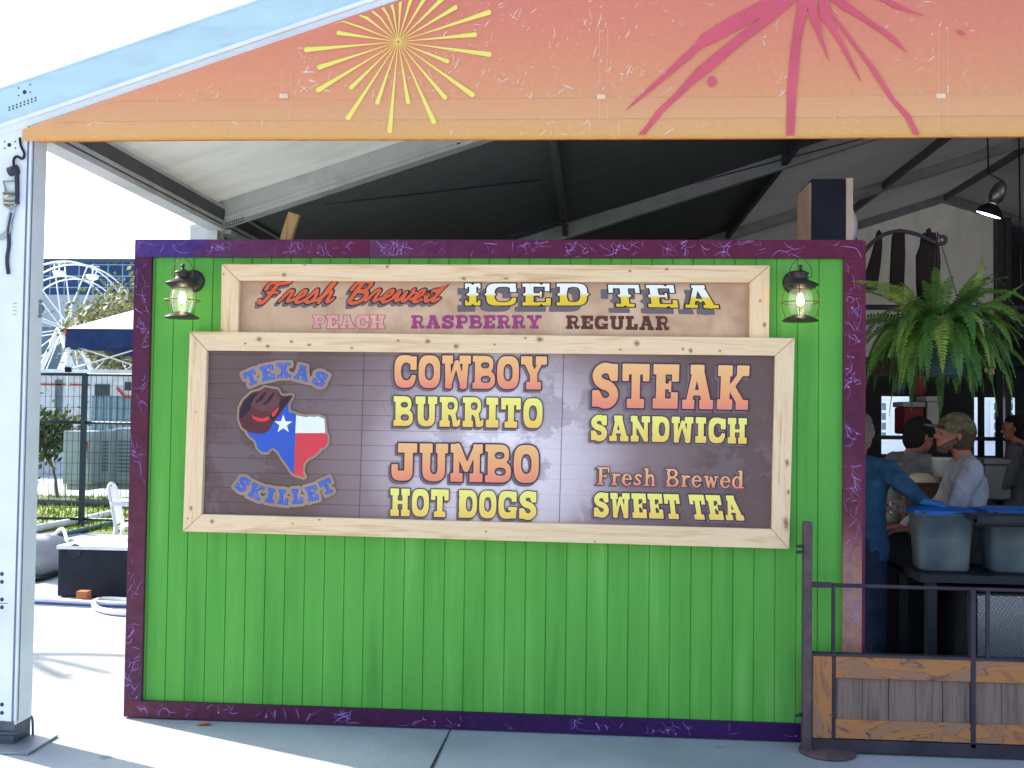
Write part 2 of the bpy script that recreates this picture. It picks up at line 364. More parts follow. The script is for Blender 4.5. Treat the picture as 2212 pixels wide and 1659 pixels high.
def contour(F, xs, ys, lev):
    """closed loops of F < lev"""
    G = lev - F; ny, nx = G.shape; ins = G > 0
    code = ins[:-1, :-1] * 1 + ins[:-1, 1:] * 2 + ins[1:, 1:] * 4 + ins[1:, :-1] * 8
    T = {1: [('b', 'l')], 2: [('r', 'b')], 3: [('r', 'l')], 4: [('t', 'r')], 5: [('b', 'l'), ('t', 'r')], 6: [('t', 'b')], 7: [('t', 'l')], 8: [('l', 't')],
         9: [('b', 't')], 10: [('r', 'b'), ('l', 't')], 11: [('r', 't')], 12: [('l', 'r')], 13: [('b', 'r')], 14: [('l', 'b')]}
    nxt = {}
    def key(j, i, e):
        return (j, i, 0) if e == 'b' else (j + 1, i, 0) if e == 't' else (j, i, 1) if e == 'l' else (j, i + 1, 1)
    jj, ii = np.nonzero((code > 0) & (code < 15))
    for j, i in zip(jj.tolist(), ii.tolist()):
        for a, b in T[int(code[j, i])]: nxt[key(j, i, a)] = key(j, i, b)
    def pt(k):
        j, i, h = k
        if h == 0:
            t = G[j, i] / (G[j, i] - G[j, i+1]); return (xs[i] + t * (xs[i+1] - xs[i]), ys[j])
        t = G[j, i] / (G[j, i] - G[j+1, i]); return (xs[i], ys[j] + t * (ys[j+1] - ys[j]))
    loops = []
    while nxt:
        k0 = next(iter(nxt)); k = k0; lp = []
        while k in nxt:
            lp.append(pt(k)); k = nxt.pop(k)
        if len(lp) > 7:
            out = []
            for i, p in enumerate(lp):          # drop nearly collinear points
                a = out[-1] if out else lp[-1]; b = lp[(i + 1) % len(lp)]
                if abs((p[0]-a[0])*(b[1]-a[1]) - (p[1]-a[1])*(b[0]-a[0])) > 6e-6 or len(out) == 0: out.append(p)
            if len(out) > 2: loops.append(out)
    def smp(x, y):
        i = min(max(int((x - xs[0]) / (xs[1] - xs[0])), 0), nx - 2); j = min(max(int((y - ys[0]) / (ys[1] - ys[0])), 0), ny - 2)
        u = (x - xs[i]) / (xs[1] - xs[0]); v = (y - ys[j]) / (ys[1] - ys[0])
        return (F[j, i] * (1-u) + F[j, i+1] * u) * (1-v) + (F[j+1, i] * (1-u) + F[j+1, i+1] * u) * v
    return loops, smp, lev
def fill(mb, loops, mapf, uvf):
    """loops = (list of closed loops, field sampler, level)"""
    loops, smp, lev = loops
    if not loops: return
    vs, es = [], []
    for lp in loops:
        b = len(vs); n = len(lp); vs += [Vector((p[0], p[1])) for p in lp]; es += [(b + i, b + (i + 1) % n) for i in range(n)]
    V, _, T, _, _, _ = delaunay_2d_cdt(vs, es, [], 0, 1e-7)
    fs = []
    for t in T:
        a, b, c = (V[k] for k in t)
        if abs((b.x-a.x)*(c.y-a.y) - (b.y-a.y)*(c.x-a.x)) < 1e-10: continue
        g = (a + b + c) / 3
        if smp(g.x, g.y) < lev: fs.append(tuple(t) if (b.x-a.x)*(c.y-a.y) - (b.y-a.y)*(c.x-a.x) > 0 else tuple(t)[::-1])
    mb.add([mapf(p.x, p.y) for p in V], fs, [uvf(p.x, p.y) for p in V])
def bil(q, u, v):
    TL, TR, BL, BR = q
    return (BL * (1 - u) + BR * u) * (1 - v) + (TL * (1 - u) + TR * u) * v
def word(name, text, font, q, Y, mats, parent, gap=.07, space=.42, ol=.05, shadow=None, shear=0, label=None, fat=-.007):
    """lettering printed on the plane Y; q = picture corners TL, TR, BL, BR; mats = fill, outline, shadow"""
    F, xs, ys, W = field(text, font, gap, space, shear=shear)
    Q = [at(*p, Y) for p in q]
    mb = MB()
    def mp(dx, dy, off): return lambda x, y: bil(Q, (x + dx) / W, y + dy) + Vector((0, -off, 0))
    uv = lambda x, y: (x / W, y)
    if shadow:
        mb.m = 2; fill(mb, contour(F, xs, ys, max(ol, 0.01)), mp(shadow[0], shadow[1], .0004), uv)
    if ol:
        mb.m = 1; fill(mb, contour(F, xs, ys, ol), mp(0, 0, .0012), uv)
    mb.m = 0; fill(mb, contour(F, xs, ys, fat), mp(0, 0, .002), uv)
    o = mb.build(name, mats, parent)
    if label: o['label'] = label
    return o
def flat_shape(mb, polys, Y, off, grow=0.0, res=140):
    """union of picture polygons on plane Y, grown by `grow` metres"""
    P3 = [[at(*p, Y) for p in poly] for poly in polys]
    al = [p for q in P3 for p in q]; pad = abs(grow) + .03
    xs = np.linspace(min(p.x for p in al) - pad, max(p.x for p in al) + pad, res)
    ys = np.linspace(min(p.z for p in al) - pad, max(p.z for p in al) + pad, res)
    X, Z = np.meshgrid(xs, ys); F = np.full(X.shape, 1e3)
    for q in P3: F = np.minimum(F, sd_poly([(p.x, p.z) for p in q], X, Z))
    fill(mb, contour(F, xs, ys, grow), lambda x, z: Vector((x, Y - off, z)), lambda x, z: (x, z))
def px_zoom(x0, y0, s): return lambda x, y: ((x0 + x / s) / 1.64919, (y0 + y / s) / 1.64919)
ZA = px_zoom(750, 900, 1.106); ZB = px_zoom(700, 1220, 2.633); ZC = px_zoom(1300, 1220, 2.44); ZD = px_zoom(2000, 1220, 2.182)
Z1 = px_zoom(0, 0, 1.8433); Z2 = px_zoom(1000, 0, 1.58); Z3 = px_zoom(2300, 0, 1.641); ZL = px_zoom(0, 850, 1.442)
ZG = px_zoom(0, 1900, 1.985); ZF = px_zoom(2700, 1850, 1.872); ZP = px_zoom(2900, 1350, 2.2126); ZK = px_zoom(2900, 600, 1.8436)

# ================================================================== THE SETTING
concrete = mat('concrete', (.38, .42, .45), .85, var=.14, scale=1.6, bump=.25, bscale=90, dirt=(.21, .23, .25), dscale=.9, damt=.55)
gm = MB(); gm.quad((-600, -60, 0), (600, -60, 0), (600, 900, 0), (-600, 900, 0))
def spots(m):
    n = m.node_tree.nodes; l = m.node_tree.links; b = n['Principled BSDF']; src = b.inputs['Base Color'].links[0].from_socket
    tc = n.new('ShaderNodeTexCoord'); vo = n.new('ShaderNodeTexVoronoi'); vo.inputs['Scale'].default_value = 2.6; l.new(tc.outputs['Object'], vo.inputs['Vector'])
    nz = n.new('ShaderNodeTexNoise'); nz.inputs['Scale'].default_value = 14; nz.inputs['Detail'].default_value = 6; l.new(tc.outputs['Object'], nz.inputs['Vector'])
    ad = n.new('ShaderNodeMath'); ad.operation = 'MULTIPLY_ADD'; ad.inputs[1].default_value = .22; l.new(nz.outputs['Fac'], ad.inputs[0]); l.new(vo.outputs['Distance'], ad.inputs[2])
    r = ramp(n, l, ad.outputs[0], [(.15, (.62, .62, .64)), (.21, (1, 1, 1))])
    n3 = n.new('ShaderNodeTexNoise'); n3.inputs['Scale'].default_value = 160; n3.inputs['Detail'].default_value = 3; l.new(tc.outputs['Object'], n3.inputs['Vector'])
    r3 = ramp(n, l, n3.outputs['Fac'], [(.35, (.8, .8, .8)), (.65, (1.12, 1.12, 1.12))])
    a = n.new('ShaderNodeMixRGB'); a.blend_type = 'MULTIPLY'; a.inputs[0].default_value = 1; l.new(src, a.inputs[1]); l.new(r.outputs[0], a.inputs[2])
    c = n.new('ShaderNodeMixRGB'); c.blend_type = 'MULTIPLY'; c.inputs[0].default_value = 1; l.new(a.outputs[0], c.inputs[1]); l.new(r3.outputs[0], c.inputs[2]); l.new(c.outputs[0], b.inputs['Base Color'])
spots(concrete)
tag(gm.build('pavement', concrete), kind='structure')
jm = MB()
a, b = gr(975, 1572), gr(930, 1665); d = (b - a).normalized(); n_ = Vector((-d.y, d.x, 0)) * .007
for s0, s1 in ((-.6, 4.0),):
    p, q = a + d * s0, a + d * s1; up = Vector((0, 0, .004))
    rows = 14
    for k in range(rows):
        u, v = p.lerp(q, k / rows), p.lerp(q, (k + 1) / rows); w0, w1 = .8 + .5 * math.sin(k * 2.1), .8 + .5 * math.sin((k + 1) * 2.1)
        jm.add([u - n_*w0 + up, v - n_*w1 + up, v + n_*w1 + up, u + n_*w0 + up], [(0, 1, 2, 3)])
tag(jm.build('pavement_joint', mat('joint', (.035, .035, .04), .9)), kind='structure')

fl_ = MB(); fl_.add([(3.66, .12, .004), (19.6, .12, .004), (19.6, 17, .004), (-.3, 17, .004), (-.3, 2.1, .004), (3.66, 2.1, .004)], [(0, 1, 2, 3, 4, 5)])  # dark sheet added to cut bounced light, outlined to keep the first bay bright
tag(fl_.build('shade_floor', mat('added_dark_sheet', (.05, .05, .055), .85, var=.2, scale=2)), kind='structure')
# grass verge behind the yard
grassm = mat('grass_soil', (.22, .27, .07), .95, var=.4, scale=3, dirt=(.30, .25, .15), dscale=1.2, damt=.7)
vm_ = MB(); vm_.quad((-16, 7.6, .004), (-.9, 7.6, .004), (-.9, 13.0, .004), (-16, 13.0, .004))
tag(vm_.build('grass_verge', grassm), kind='structure')
gb = MB(); rnd = random.Random(3)
for k in range(9000):
    x, y = rnd.uniform(-9, -1), rnd.uniform(7.7, 12.9); h = rnd.uniform(.03, .09); t = rnd.uniform(0, 6.28)
    dx, dy = math.cos(t) * .012, math.sin(t) * .012; lx, ly = rnd.uniform(-.03, .03), rnd.uniform(-.03, .03)
    gb.add([(x-dx, y-dy, .004), (x+dx, y+dy, .004), (x+lx, y+ly, h)], [(0, 1, 2)])
tag(gb.build('grass', mat('grass_blade', (.24, .34, .07), .8, var=.4, scale=2)), kind='stuff')

# ================================================================== MENU WALL
PW, PH, TF = 3.66, 2.44, .09
XL, XR = 0.0, 3.66
green = None
def siding_mat():
    m, n, l, b = nodes('green_paint')
    tc = n.new('ShaderNodeTexCoord'); mp = n.new('ShaderNodeMapping'); mp.inputs['Scale'].default_value = (9, 9, .7); l.new(tc.outputs['Object'], mp.inputs[0])
    nz = n.new('ShaderNodeTexNoise'); nz.inputs['Scale'].default_value = 1.6; nz.inputs['Detail'].default_value = 8; l.new(mp.outputs[0], nz.inputs['Vector'])
    n2 = n.new('ShaderNodeTexNoise'); n2.inputs['Scale'].default_value = 1.1; n2.inputs['Detail'].default_value = 4; l.new(tc.outputs['Object'], n2.inputs['Vector'])
    ad = n.new('ShaderNodeMath'); ad.operation = 'MULTIPLY_ADD'; ad.inputs[1].default_value = .45; l.new(n2.outputs['Fac'], ad.inputs[0]); l.new(nz.outputs['Fac'], ad.inputs[2])
    cr = ramp(n, l, ad.outputs[0], [(.42, (.080, .30, .046)), (.62, (.104, .375, .058)), (.80, (.118, .41, .064)), (1.0, (.17, .48, .10))])
    l.new(cr.outputs[0], b.inputs['Base Color']); b.inputs['Roughness'].default_value = .55
    mp2 = n.new('ShaderNodeMapping'); mp2.inputs['Scale'].default_value = (60, 60, 3); l.new(tc.outputs['Object'], mp2.inputs[0])
    n3 = n.new('ShaderNodeTexNoise'); n3.inputs['Scale'].default_value = 2; n3.inputs['Detail'].default_value = 6; l.new(mp2.outputs[0], n3.inputs['Vector'])
    bp = n.new('ShaderNodeBump'); bp.inputs['Strength'].default_value = .3; bp.inputs['Distance'].default_value = .003
    l.new(n3.outputs['Fac'], bp.inputs['Height']); l.new(bp.outputs[0], b.inputs['Normal'])
    return m
green = siding_mat()
wall = thing('menu_wall', (1.83, .05, 0), 'bright green grooved plywood booth wall framed with purple paint splattered boards', 'booth wall')
sm_ = MB(); prof = []
x = TF - .004
gw = .0030
edges = [TF + .012 + .1016 * k for k in range(0, 36)]
prof.append((TF - .01, .022))
for gx in edges:
    if gx > XR - TF - .02: break
    sheet = abs(((gx - .012) / 1.22) % 1) < .03
    prof += [(gx - gw, .022), (gx - gw * .5, .0275), (gx + gw * .5, .0275), (gx + gw, .022)]
prof.append((XR - TF + .01, .022))
z0, z1 = .05, PH - .05
vs = []; fs = []
for i, (px, py) in enumerate(prof): vs += [(px, py, z0), (px, py, z1)]
for i in range(len(prof) - 1): fs.append((2*i, 2*i+2, 2*i+3, 2*i+1))
sm_.add(vs, fs)
sm_.box((TF - .01, .045, .05), (XR - TF + .01, .06, PH - .05))
sm_.build('siding', green, wall)
# back framing studs
bk = MB()
for k in range(7): bk.box((.1 + k * .57, .062, .05), (.14 + k * .57, .15, PH - .05))
bk.build('stud', mat('stud_wood', (.45, .33, .2), .8), wall)

def frame_paint(name, stops, axis):
    m, n, l, b = nodes(name)
    tc = n.new('ShaderNodeTexCoord'); sp = n.new('ShaderNodeSeparateXYZ'); l.new(tc.outputs['UV'], sp.inputs[0])
    nz = n.new('ShaderNodeTexNoise'); nz.inputs['Scale'].default_value = 3.2; nz.inputs['Detail'].default_value = 7; l.new(tc.outputs['Object'], nz.inputs['Vector'])
    ma = n.new('ShaderNodeMath'); ma.operation = 'MULTIPLY_ADD'; ma.inputs[1].default_value = .3; ma.inputs[2].default_value = -.15; l.new(nz.outputs['Fac'], ma.inputs[0])
    ad = n.new('ShaderNodeMath'); l.new(ma.outputs[0], ad.inputs[0]); l.new(sp.outputs['X'], ad.inputs[1])
    cr = ramp(n, l, ad.outputs[0], stops)
    n2 = n.new('ShaderNodeTexNoise'); n2.inputs['Scale'].default_value = 30; n2.inputs['Detail'].default_value = 5; l.new(tc.outputs['Object'], n2.inputs['Vector'])
    r2 = ramp(n, l, n2.outputs['Fac'], [(.3, (.72, .72, .75)), (.75, (1.1, 1.1, 1.1))])
    mx = n.new('ShaderNodeMixRGB'); mx.blend_type = 'MULTIPLY'; mx.inputs[0].default_value = 1; l.new(cr.outputs[0], mx.inputs[1]); l.new(r2.outputs[0], mx.inputs[2])
    l.new(mx.outputs[0], b.inputs['Base Color']); b.inputs['Roughness'].default_value = .45
    return m
splat = mat('lavender_splatter', (.34, .19, .52), .5, var=.25, scale=20)
def splatters(mb, p0, p1, half, n, rnd, Y, drip=False):
    """lavender flicks of paint lying on a board from p0 to p1 (x,z)"""
    mb.m = 1
    ax = Vector((p1[0]-p0[0], 0, p1[1]-p0[1])); L = ax.length; ax.normalize(); pr = Vector((-ax.z, 0, ax.x))
    def inside(q):
        s = (q - Vector((p0[0], 0, p0[1]))).dot(ax); t = (q - Vector((p0[0], 0, p0[1]))).dot(pr)
        return .005 < s < L - .005 and abs(t) < half - .003
    strokes = []
    while len(strokes) < n * .9:
        c = Vector((p0[0], 0, p0[1])) + ax * rnd.uniform(.02, L-.02) + pr * rnd.uniform(-half, half) * .8
        a0 = rnd.uniform(0, 6.28); sp = rnd.choice([.25, .5, 2.5])
        for _ in range(rnd.randint(1, 7)): strokes.append((c + ax * rnd.gauss(0, .022) + pr * rnd.gauss(0, .014), a0 + rnd.gauss(0, sp), rnd.uniform(.6, 1)))
    for k, (c, ang, wk) in enumerate(strokes):
        stp = rnd.uniform(.005, .010); curl = rnd.gauss(0, .22)
        if rnd.random() < .16: curl *= 4
        wd = rnd.choice([.0004, .0005, .0006, .0008, .0014]) * wk; pts = []; q = c
        for i in range(rnd.choice([5, 6, 7, 8, 10, 14])):
            if not inside(q): break
            pts.append(q.copy()); ang += curl * .35 + rnd.gauss(0, .16); q = q + Vector((math.cos(ang), 0, math.sin(ang))) * stp
        if len(pts) < 4: continue
        pts = chaikin(pts, 1); N = len(pts); vs = []
        y = Y - .0006 - k * 4e-6
        for i, p in enumerate(pts):
            d = (pts[min(i+1, N-1)] - pts[max(i-1, 0)]).normalized(); s = Vector((-d.z, 0, d.x))
            ww = wd * (.5 + 1.0 * math.sin(math.pi * (i + .5) / N)) * (1.7 if rnd.random() < .08 else 1)
            vs += [Vector((p.x, y, p.z)) + s * ww, Vector((p.x, y, p.z)) - s * ww]
        fs = [(2*i+1, 2*i+3, 2*i+2, 2*i) for i in range(N-1)]
        mb.add(vs, fs)
        if rnd.random() < .14:                   # a blob at one end
            e = pts[0]; r = rnd.uniform(.002, .0055)
            if inside(e + ax * r) and inside(e - pr * r) and inside(e + pr * r):
                vv = [(e.x + r * math.cos(t * .785) * (1 + .4 * rnd.random()), y - .0002, e.z + r * math.sin(t * .785)) for t in range(8)]
                mb.add(vv, [tuple(range(8))])
    mb.m = 0
def board(name, x0, z0, x1, z1, mats, horiz, n, seed, parent=wall, yf=-.002, label=None):
    mb = MB(); y1 = .09
    v = [(x0,yf,z0),(x1,yf,z0),(x1,y1,z0),(x0,y1,z0),(x0,yf,z1),(x1,yf,z1),(x1,y1,z1),(x0,y1,z1)]
    uv = [((p[0]-x0)/(x1-x0), 0) if horiz else ((p[2]-z0)/(z1-z0), 0) for p in v]
    mb.add(v, [(0,3,2,1),(4,5,6,7),(0,1,5,4),(1,2,6,5),(2,3,7,6),(3,0,4,7)], uv)
    if horiz: splatters(mb, (x0, (z0+z1)/2), (x1, (z0+z1)/2), (z1-z0)/2, n, random.Random(seed), yf)
    else: splatters(mb, ((x0+x1)/2, z0), ((x0+x1)/2, z1), (x1-x0)/2, n, random.Random(seed), yf)
    o = mb.build(name, [mats, splat], parent)
    if label: o['label'] = label
    return o
pur = (.085, .040, .23); mar = (.125, .012, .055); dkp = (.045, .010, .075); mar2 = (.11, .018, .045); brn = (.44, .22, .15)
m_top = frame_paint('frame_paint_top', [(0, pur), (.30, (.075, .03, .2)), (.36, (.13, .03, .10)), (1, (.13, .012, .05))], 0)
m_left = frame_paint('frame_paint_left', [(0, (.10, .035, .075)), (.3, (.13, .03, .06)), (.6, mar2), (1, (.085, .015, .06))], 0)
m_bot = frame_paint('frame_paint_bottom', [(0, (.14, .035, .06)), (.25, (.09, .016, .055)), (.5, dkp), (1, (.045, .010, .10))], 0)
m_right = frame_paint('frame_paint_right', [(0, brn), (.28, (.46, .24, .17)), (.45, (.20, .045, .06)), (.6, (.10, .014, .05)), (1, (.15, .012, .045))], 0)
board('top_board', 0, PH - TF, 1.22, PH, m_top, True, 70, 1)
board('top_board', 1.2215, PH - TF, XR, PH, frame_paint('frame_paint_top_b', [(0, (.13, .03, .1)), (.3, (.12, .012, .055)), (1, (.14, .012, .045))], 0), True, 190, 2)
board('side_board', 0, TF, TF, PH - TF - .001, m_left, False, 120, 3)
board('side_board', XR - TF, TF, XR, PH - TF - .001, m_right, False, 190, 4)
board('bottom_board', 0, .008, XR, TF - .001, m_bot, True, 150, 5)
board('side_board', XR + .0005, .02, XR + .016, PH - .004, mat('edge_maroon', (.13, .012, .05), .5), False, 0, 6, yf=.004)

# ================================================================== SIGNS
ced_x = wood_mat('cedar_horizontal', (.90, .66, .42), (.84, .58, .34), (.68, .42, .22), 0)
ced_z = wood_mat('cedar_vertical', (.90, .66, .42), (.84, .58, .34), (.66, .40, .21), 2)
def knot_mat():
    m, n, l, b = nodes('knot')
    tc = n.new('ShaderNodeTexCoord'); sp = n.new('ShaderNodeSeparateXYZ'); l.new(tc.outputs['UV'], sp.inputs[0])
    nz = n.new('ShaderNodeTexNoise'); nz.inputs['Scale'].default_value = 60; l.new(tc.outputs['Object'], nz.inputs['Vector'])
    ad = n.new('ShaderNodeMath'); ad.operation = 'MULTIPLY_ADD'; ad.inputs[1].default_value = .35; l.new(nz.outputs['Fac'], ad.inputs[0]); l.new(sp.outputs['X'], ad.inputs[2])
    cr = ramp(n, l, ad.outputs[0], [(.16, (.10, .03, .015)), (.34, (.28, .13, .06)), (.5, (.50, .29, .15)), (.62, (.38, .19, .09)), (.8, (.64, .43, .25)), (1.12, (.74, .54, .34))])
    l.new(cr.outputs[0], b.inputs['Base Color']); b.inputs['Roughness'].default_value = .6
    return m
knotm = knot_mat()
def knot(mb, c, rx, rz, Y, rnd, poly):
    mb.m = 1; N = 14; rx *= 1.6; rz *= 1.6; vs = [(c.x, Y - .0008, c.z)]; uv = [(0, 0)]
    for k in range(N):
        t = 2 * math.pi * k / N; s = 1 + .2 * rnd.uniform(-1, 1)
        for f in (1, .85, .7, .55, .4, .25, .1):
            X_, Z_ = c.x + f * rx * s * math.cos(t), c.z + f * rz * s * math.sin(t)
            if sd_poly(poly, np.array([X_]), np.array([Z_]))[0] < -.0015: break
        vs.append((X_, Y - .0008, Z_)); uv.append((1, 0))
    mb.add(vs, [(0, 1 + k, 1 + (k + 1) % N) for k in range(N)], uv); mb.m = 0
def sign_frame(parent, outer, inner, Yf, Yb, knots, seed):
    """four mitred boards; outer and inner = picture corners TL TR BR BL"""
    O = [at(*p, Yf) for p in outer]; I = [at(*p, Yf) for p in inner]; rnd = random.Random(seed); out = []
    for k in range(4):
        j = (k + 1) % 4; mb = MB(); g = .0012
        a, b, c, d = O[k], O[j], I[j], I[k]; t = (b - a).normalized() * g
        yo = -.0015 if k in (1, 3) else 0
        pts = [p + Vector((0, yo, 0)) for p in (a + t, b - t, c - t, d + t)]
        mb.prism(pts, (0, Yb - Yf, 0))
        for (kx, ky, rx, rz) in knots.get(k, []):
            if sd_poly([(p.x, p.z) for p in pts], np.array([at(kx, ky, Yf).x]), np.array([at(kx, ky, Yf).z]))[0] < -.003: knot(mb, at(kx, ky, Yf), rx, rz, Yf + yo, rnd, [(p.x, p.z) for p in pts])
        o = mb.build('frame_board', [ced_x if k in (0, 2) else ced_z, knotm], parent)
        b_ = o.modifiers.new('bevel', 'BEVEL'); b_.width = .002; b_.segments = 1; b_.limit_method = 'ANGLE'
        out.append(o)
    return out
def kz(z, lst): return [(*z(a, b), rx, rz) for a, b, rx, rz in lst]

# --- upper sign: iced tea
tea = thing('menu_sign', at(1070, 725, -.01), 'long narrow cedar framed sign reading Fresh Brewed Iced Tea above the big menu', 'sign')
YT = -.03
t_out = [(479, 570), (1663, 573), (1661, 742), (476, 742)]
t_in = [(517, 606), (1620, 610), (1619, 742), (513, 742)]
sign_frame(tea, t_out, t_in, YT, .02, {
    0: kz(ZA, [(290, 88, .011, .009), (370, 48, .008, .006), (697, 55, .008, .007), (998, 102, .012, .007), (1165, 102, .01, .006), (1375, 48, .008, .006), (1652, 72, .007, .005), (1797, 65, .009, .007), (2095, 50, .016, .006), (555, 45, .006, .005)]),
    1: kz(ZA, [(2183, 285, .008, .011), (2165, 190, .004, .006)]),
    3: kz(ZA, [(52, 85, .004, .005), (45, 305, .006, .006)])}, 11)
def parchment():
    m, n, l, b = nodes('parchment_print')
    tc = n.new('ShaderNodeTexCoord'); sp = n.new('ShaderNodeSeparateXYZ'); l.new(tc.outputs['UV'], sp.inputs[0])
    nz = n.new('ShaderNodeTexNoise'); nz.inputs['Scale'].default_value = 5; nz.inputs['Detail'].default_value = 7; nz.inputs['Distortion'].default_value = .8; l.new(tc.outputs['Object'], nz.inputs['Vector'])
    cr = ramp(n, l, nz.outputs['Fac'], [(.3, (.50, .29, .175)), (.5, (.63, .40, .25)), (.7, (.74, .51, .34))])
    # burnt edges of the printed parchment
    def edge(sock, w):
        a = n.new('ShaderNodeMath'); a.operation = 'SUBTRACT'; a.inputs[0].default_value = .5; l.new(sock, a.inputs[1])
        c = n.new('ShaderNodeMath'); c.operation = 'ABSOLUTE'; l.new(a.outputs[0], c.inputs[0])
        d = n.new('ShaderNodeMapRange'); d.inputs[1].default_value = .5 - w; d.inputs[2].default_value = .5; l.new(c.outputs[0], d.inputs[0]); return d.outputs[0]
    mxm = n.new('ShaderNodeMath'); mxm.operation = 'MAXIMUM'; l.new(edge(sp.outputs['X'], .035), mxm.inputs[0]); l.new(edge(sp.outputs['Y'], .2), mxm.inputs[1])
    mu = n.new('ShaderNodeMath'); mu.operation = 'MULTIPLY'; l.new(mxm.outputs[0], mu.inputs[0]); l.new(nz.outputs['Fac'], mu.inputs[1])
    mx = n.new('ShaderNodeMixRGB'); mx.inputs[2].default_value = (.22, .11, .07, 1); l.new(mu.outputs[0], mx.inputs[0]); l.new(cr.outputs[0], mx.inputs[1])
    l.new(mx.outputs[0], b.inputs['Base Color']); b.inputs['Roughness'].default_value = .6; return m
YTb = -.008
mb = MB(); q = [at(*p, YTb) for p in ((513, 745), (1623, 745), (1624, 606), (513, 602))]; mb.quad(*q); mb.build('print_panel', parchment(), tea)
dk = mat('print_black', (.03, .02, .025), .5, var=.1); dshadow = mat('print_shadow', (.17, .13, .14), .5, var=.1)
script_red = mat('print_red', (.72, .12, .045), .5, var=.1)
gold = grad_mat('print_gold', [(0, (.86, .56, .03)), (.42, (.85, .6, .06)), (.55, (.9, .88, .78)), (1, (.92, .92, .88))], noise=.02)
word('lettering', 'Fresh Brewed', SCRIPT, [ZA(212, 116), ZA(925, 112), ZA(202, 200), ZA(910, 196)], YTb, [script_red, dk, dshadow], tea, gap=.05, space=.5, ol=.05, shadow=(-.1, -.13), shear=.42, fat=-.004, label='red script words Fresh Brewed')
word('lettering', 'ICED', TUSC, [ZA(1002, 121), ZA(1485, 121), ZA(1002, 209), ZA(1485, 209)], YTb, [gold, dk, dshadow], tea, gap=.17, ol=.036, shadow=(-.2, -.24), label='yellow and white word ICED')
word('lettering', 'TEA', TUSC, [ZA(1565, 126), ZA(1985, 128), ZA(1572, 213), ZA(2005, 220)], YTb, [gold, dk, dshadow], tea, gap=.2, ol=.036, shadow=(-.2, -.24), label='yellow and white word TEA')
word('lettering', 'PEACH', SLAB, [ZA(403, 246), ZA(687, 246), ZA(403, 299), ZA(687, 300)], YTb, [mat('print_peach', (.80, .38, .33), .5), mat('print_rust', (.42, .16, .12), .5)], tea, ol=.035, label='pale pink word PEACH')
word('lettering', 'RASPBERRY', SLAB, [ZA(790, 246), ZA(1305, 246), ZA(790, 300), ZA(1305, 300)], YTb, [mat('print_raspberry', (.36, .055, .19), .5)], tea, ol=0, label='plum word RASPBERRY')
word('lettering', 'REGULAR', SLAB, [ZA(1400, 247), ZA(1808, 250), ZA(1400, 301), ZA(1808, 307)], YTb, [mat('print_brown', (.13, .035, .028), .5)], tea, ol=0, label='dark brown word REGULAR')

# --- big menu board
men = thing('menu_board', at(1055, 1165, -.02), 'large cedar framed brown menu board with burrito, hot dog and steak sandwich lettering', 'sign')
YM = -.062
m_out = [(410, 716), (1717, 730), (1705, 1186), (395, 1148)]
m_in = [(447, 757), (1675, 768), (1667, 1143), (435, 1111)]
sign_frame(men, m_out, m_in, YM, .021, {
    0: [(530, 742, .006, .005), (560, 733, .013, .011), (578, 748, .009, .008), (630, 738, .008, .006), (668, 745, .01, .006), (860, 736, .007, .007), (924, 738, .012, .01), (985, 748, .01, .012), (1068, 744, .006, .005), (1166, 733, .013, .01), (1135, 730, .006, .004), (1376, 742, .013, .012), (1340, 755, .006, .005), (1475, 754, .006, .006), (1492, 757, .008, .009), (1555, 758, .006, .005), (760, 752, .006, .005)],
    1: [(1700, 1000, .009, .016), (1703, 1063, .007, .012), (1698, 1130, .012, .03)],
    2: [(458, 1126, .009, .009), (690, 1123, .006, .004), (1285, 1170, .004, .004), (633, 1131, .004, .004), (1050, 1148, .005, .004)],
    3: [(413, 1098, .007, .011), (406, 1120, .004, .005), (423, 890, .003, .006)]}, 12)
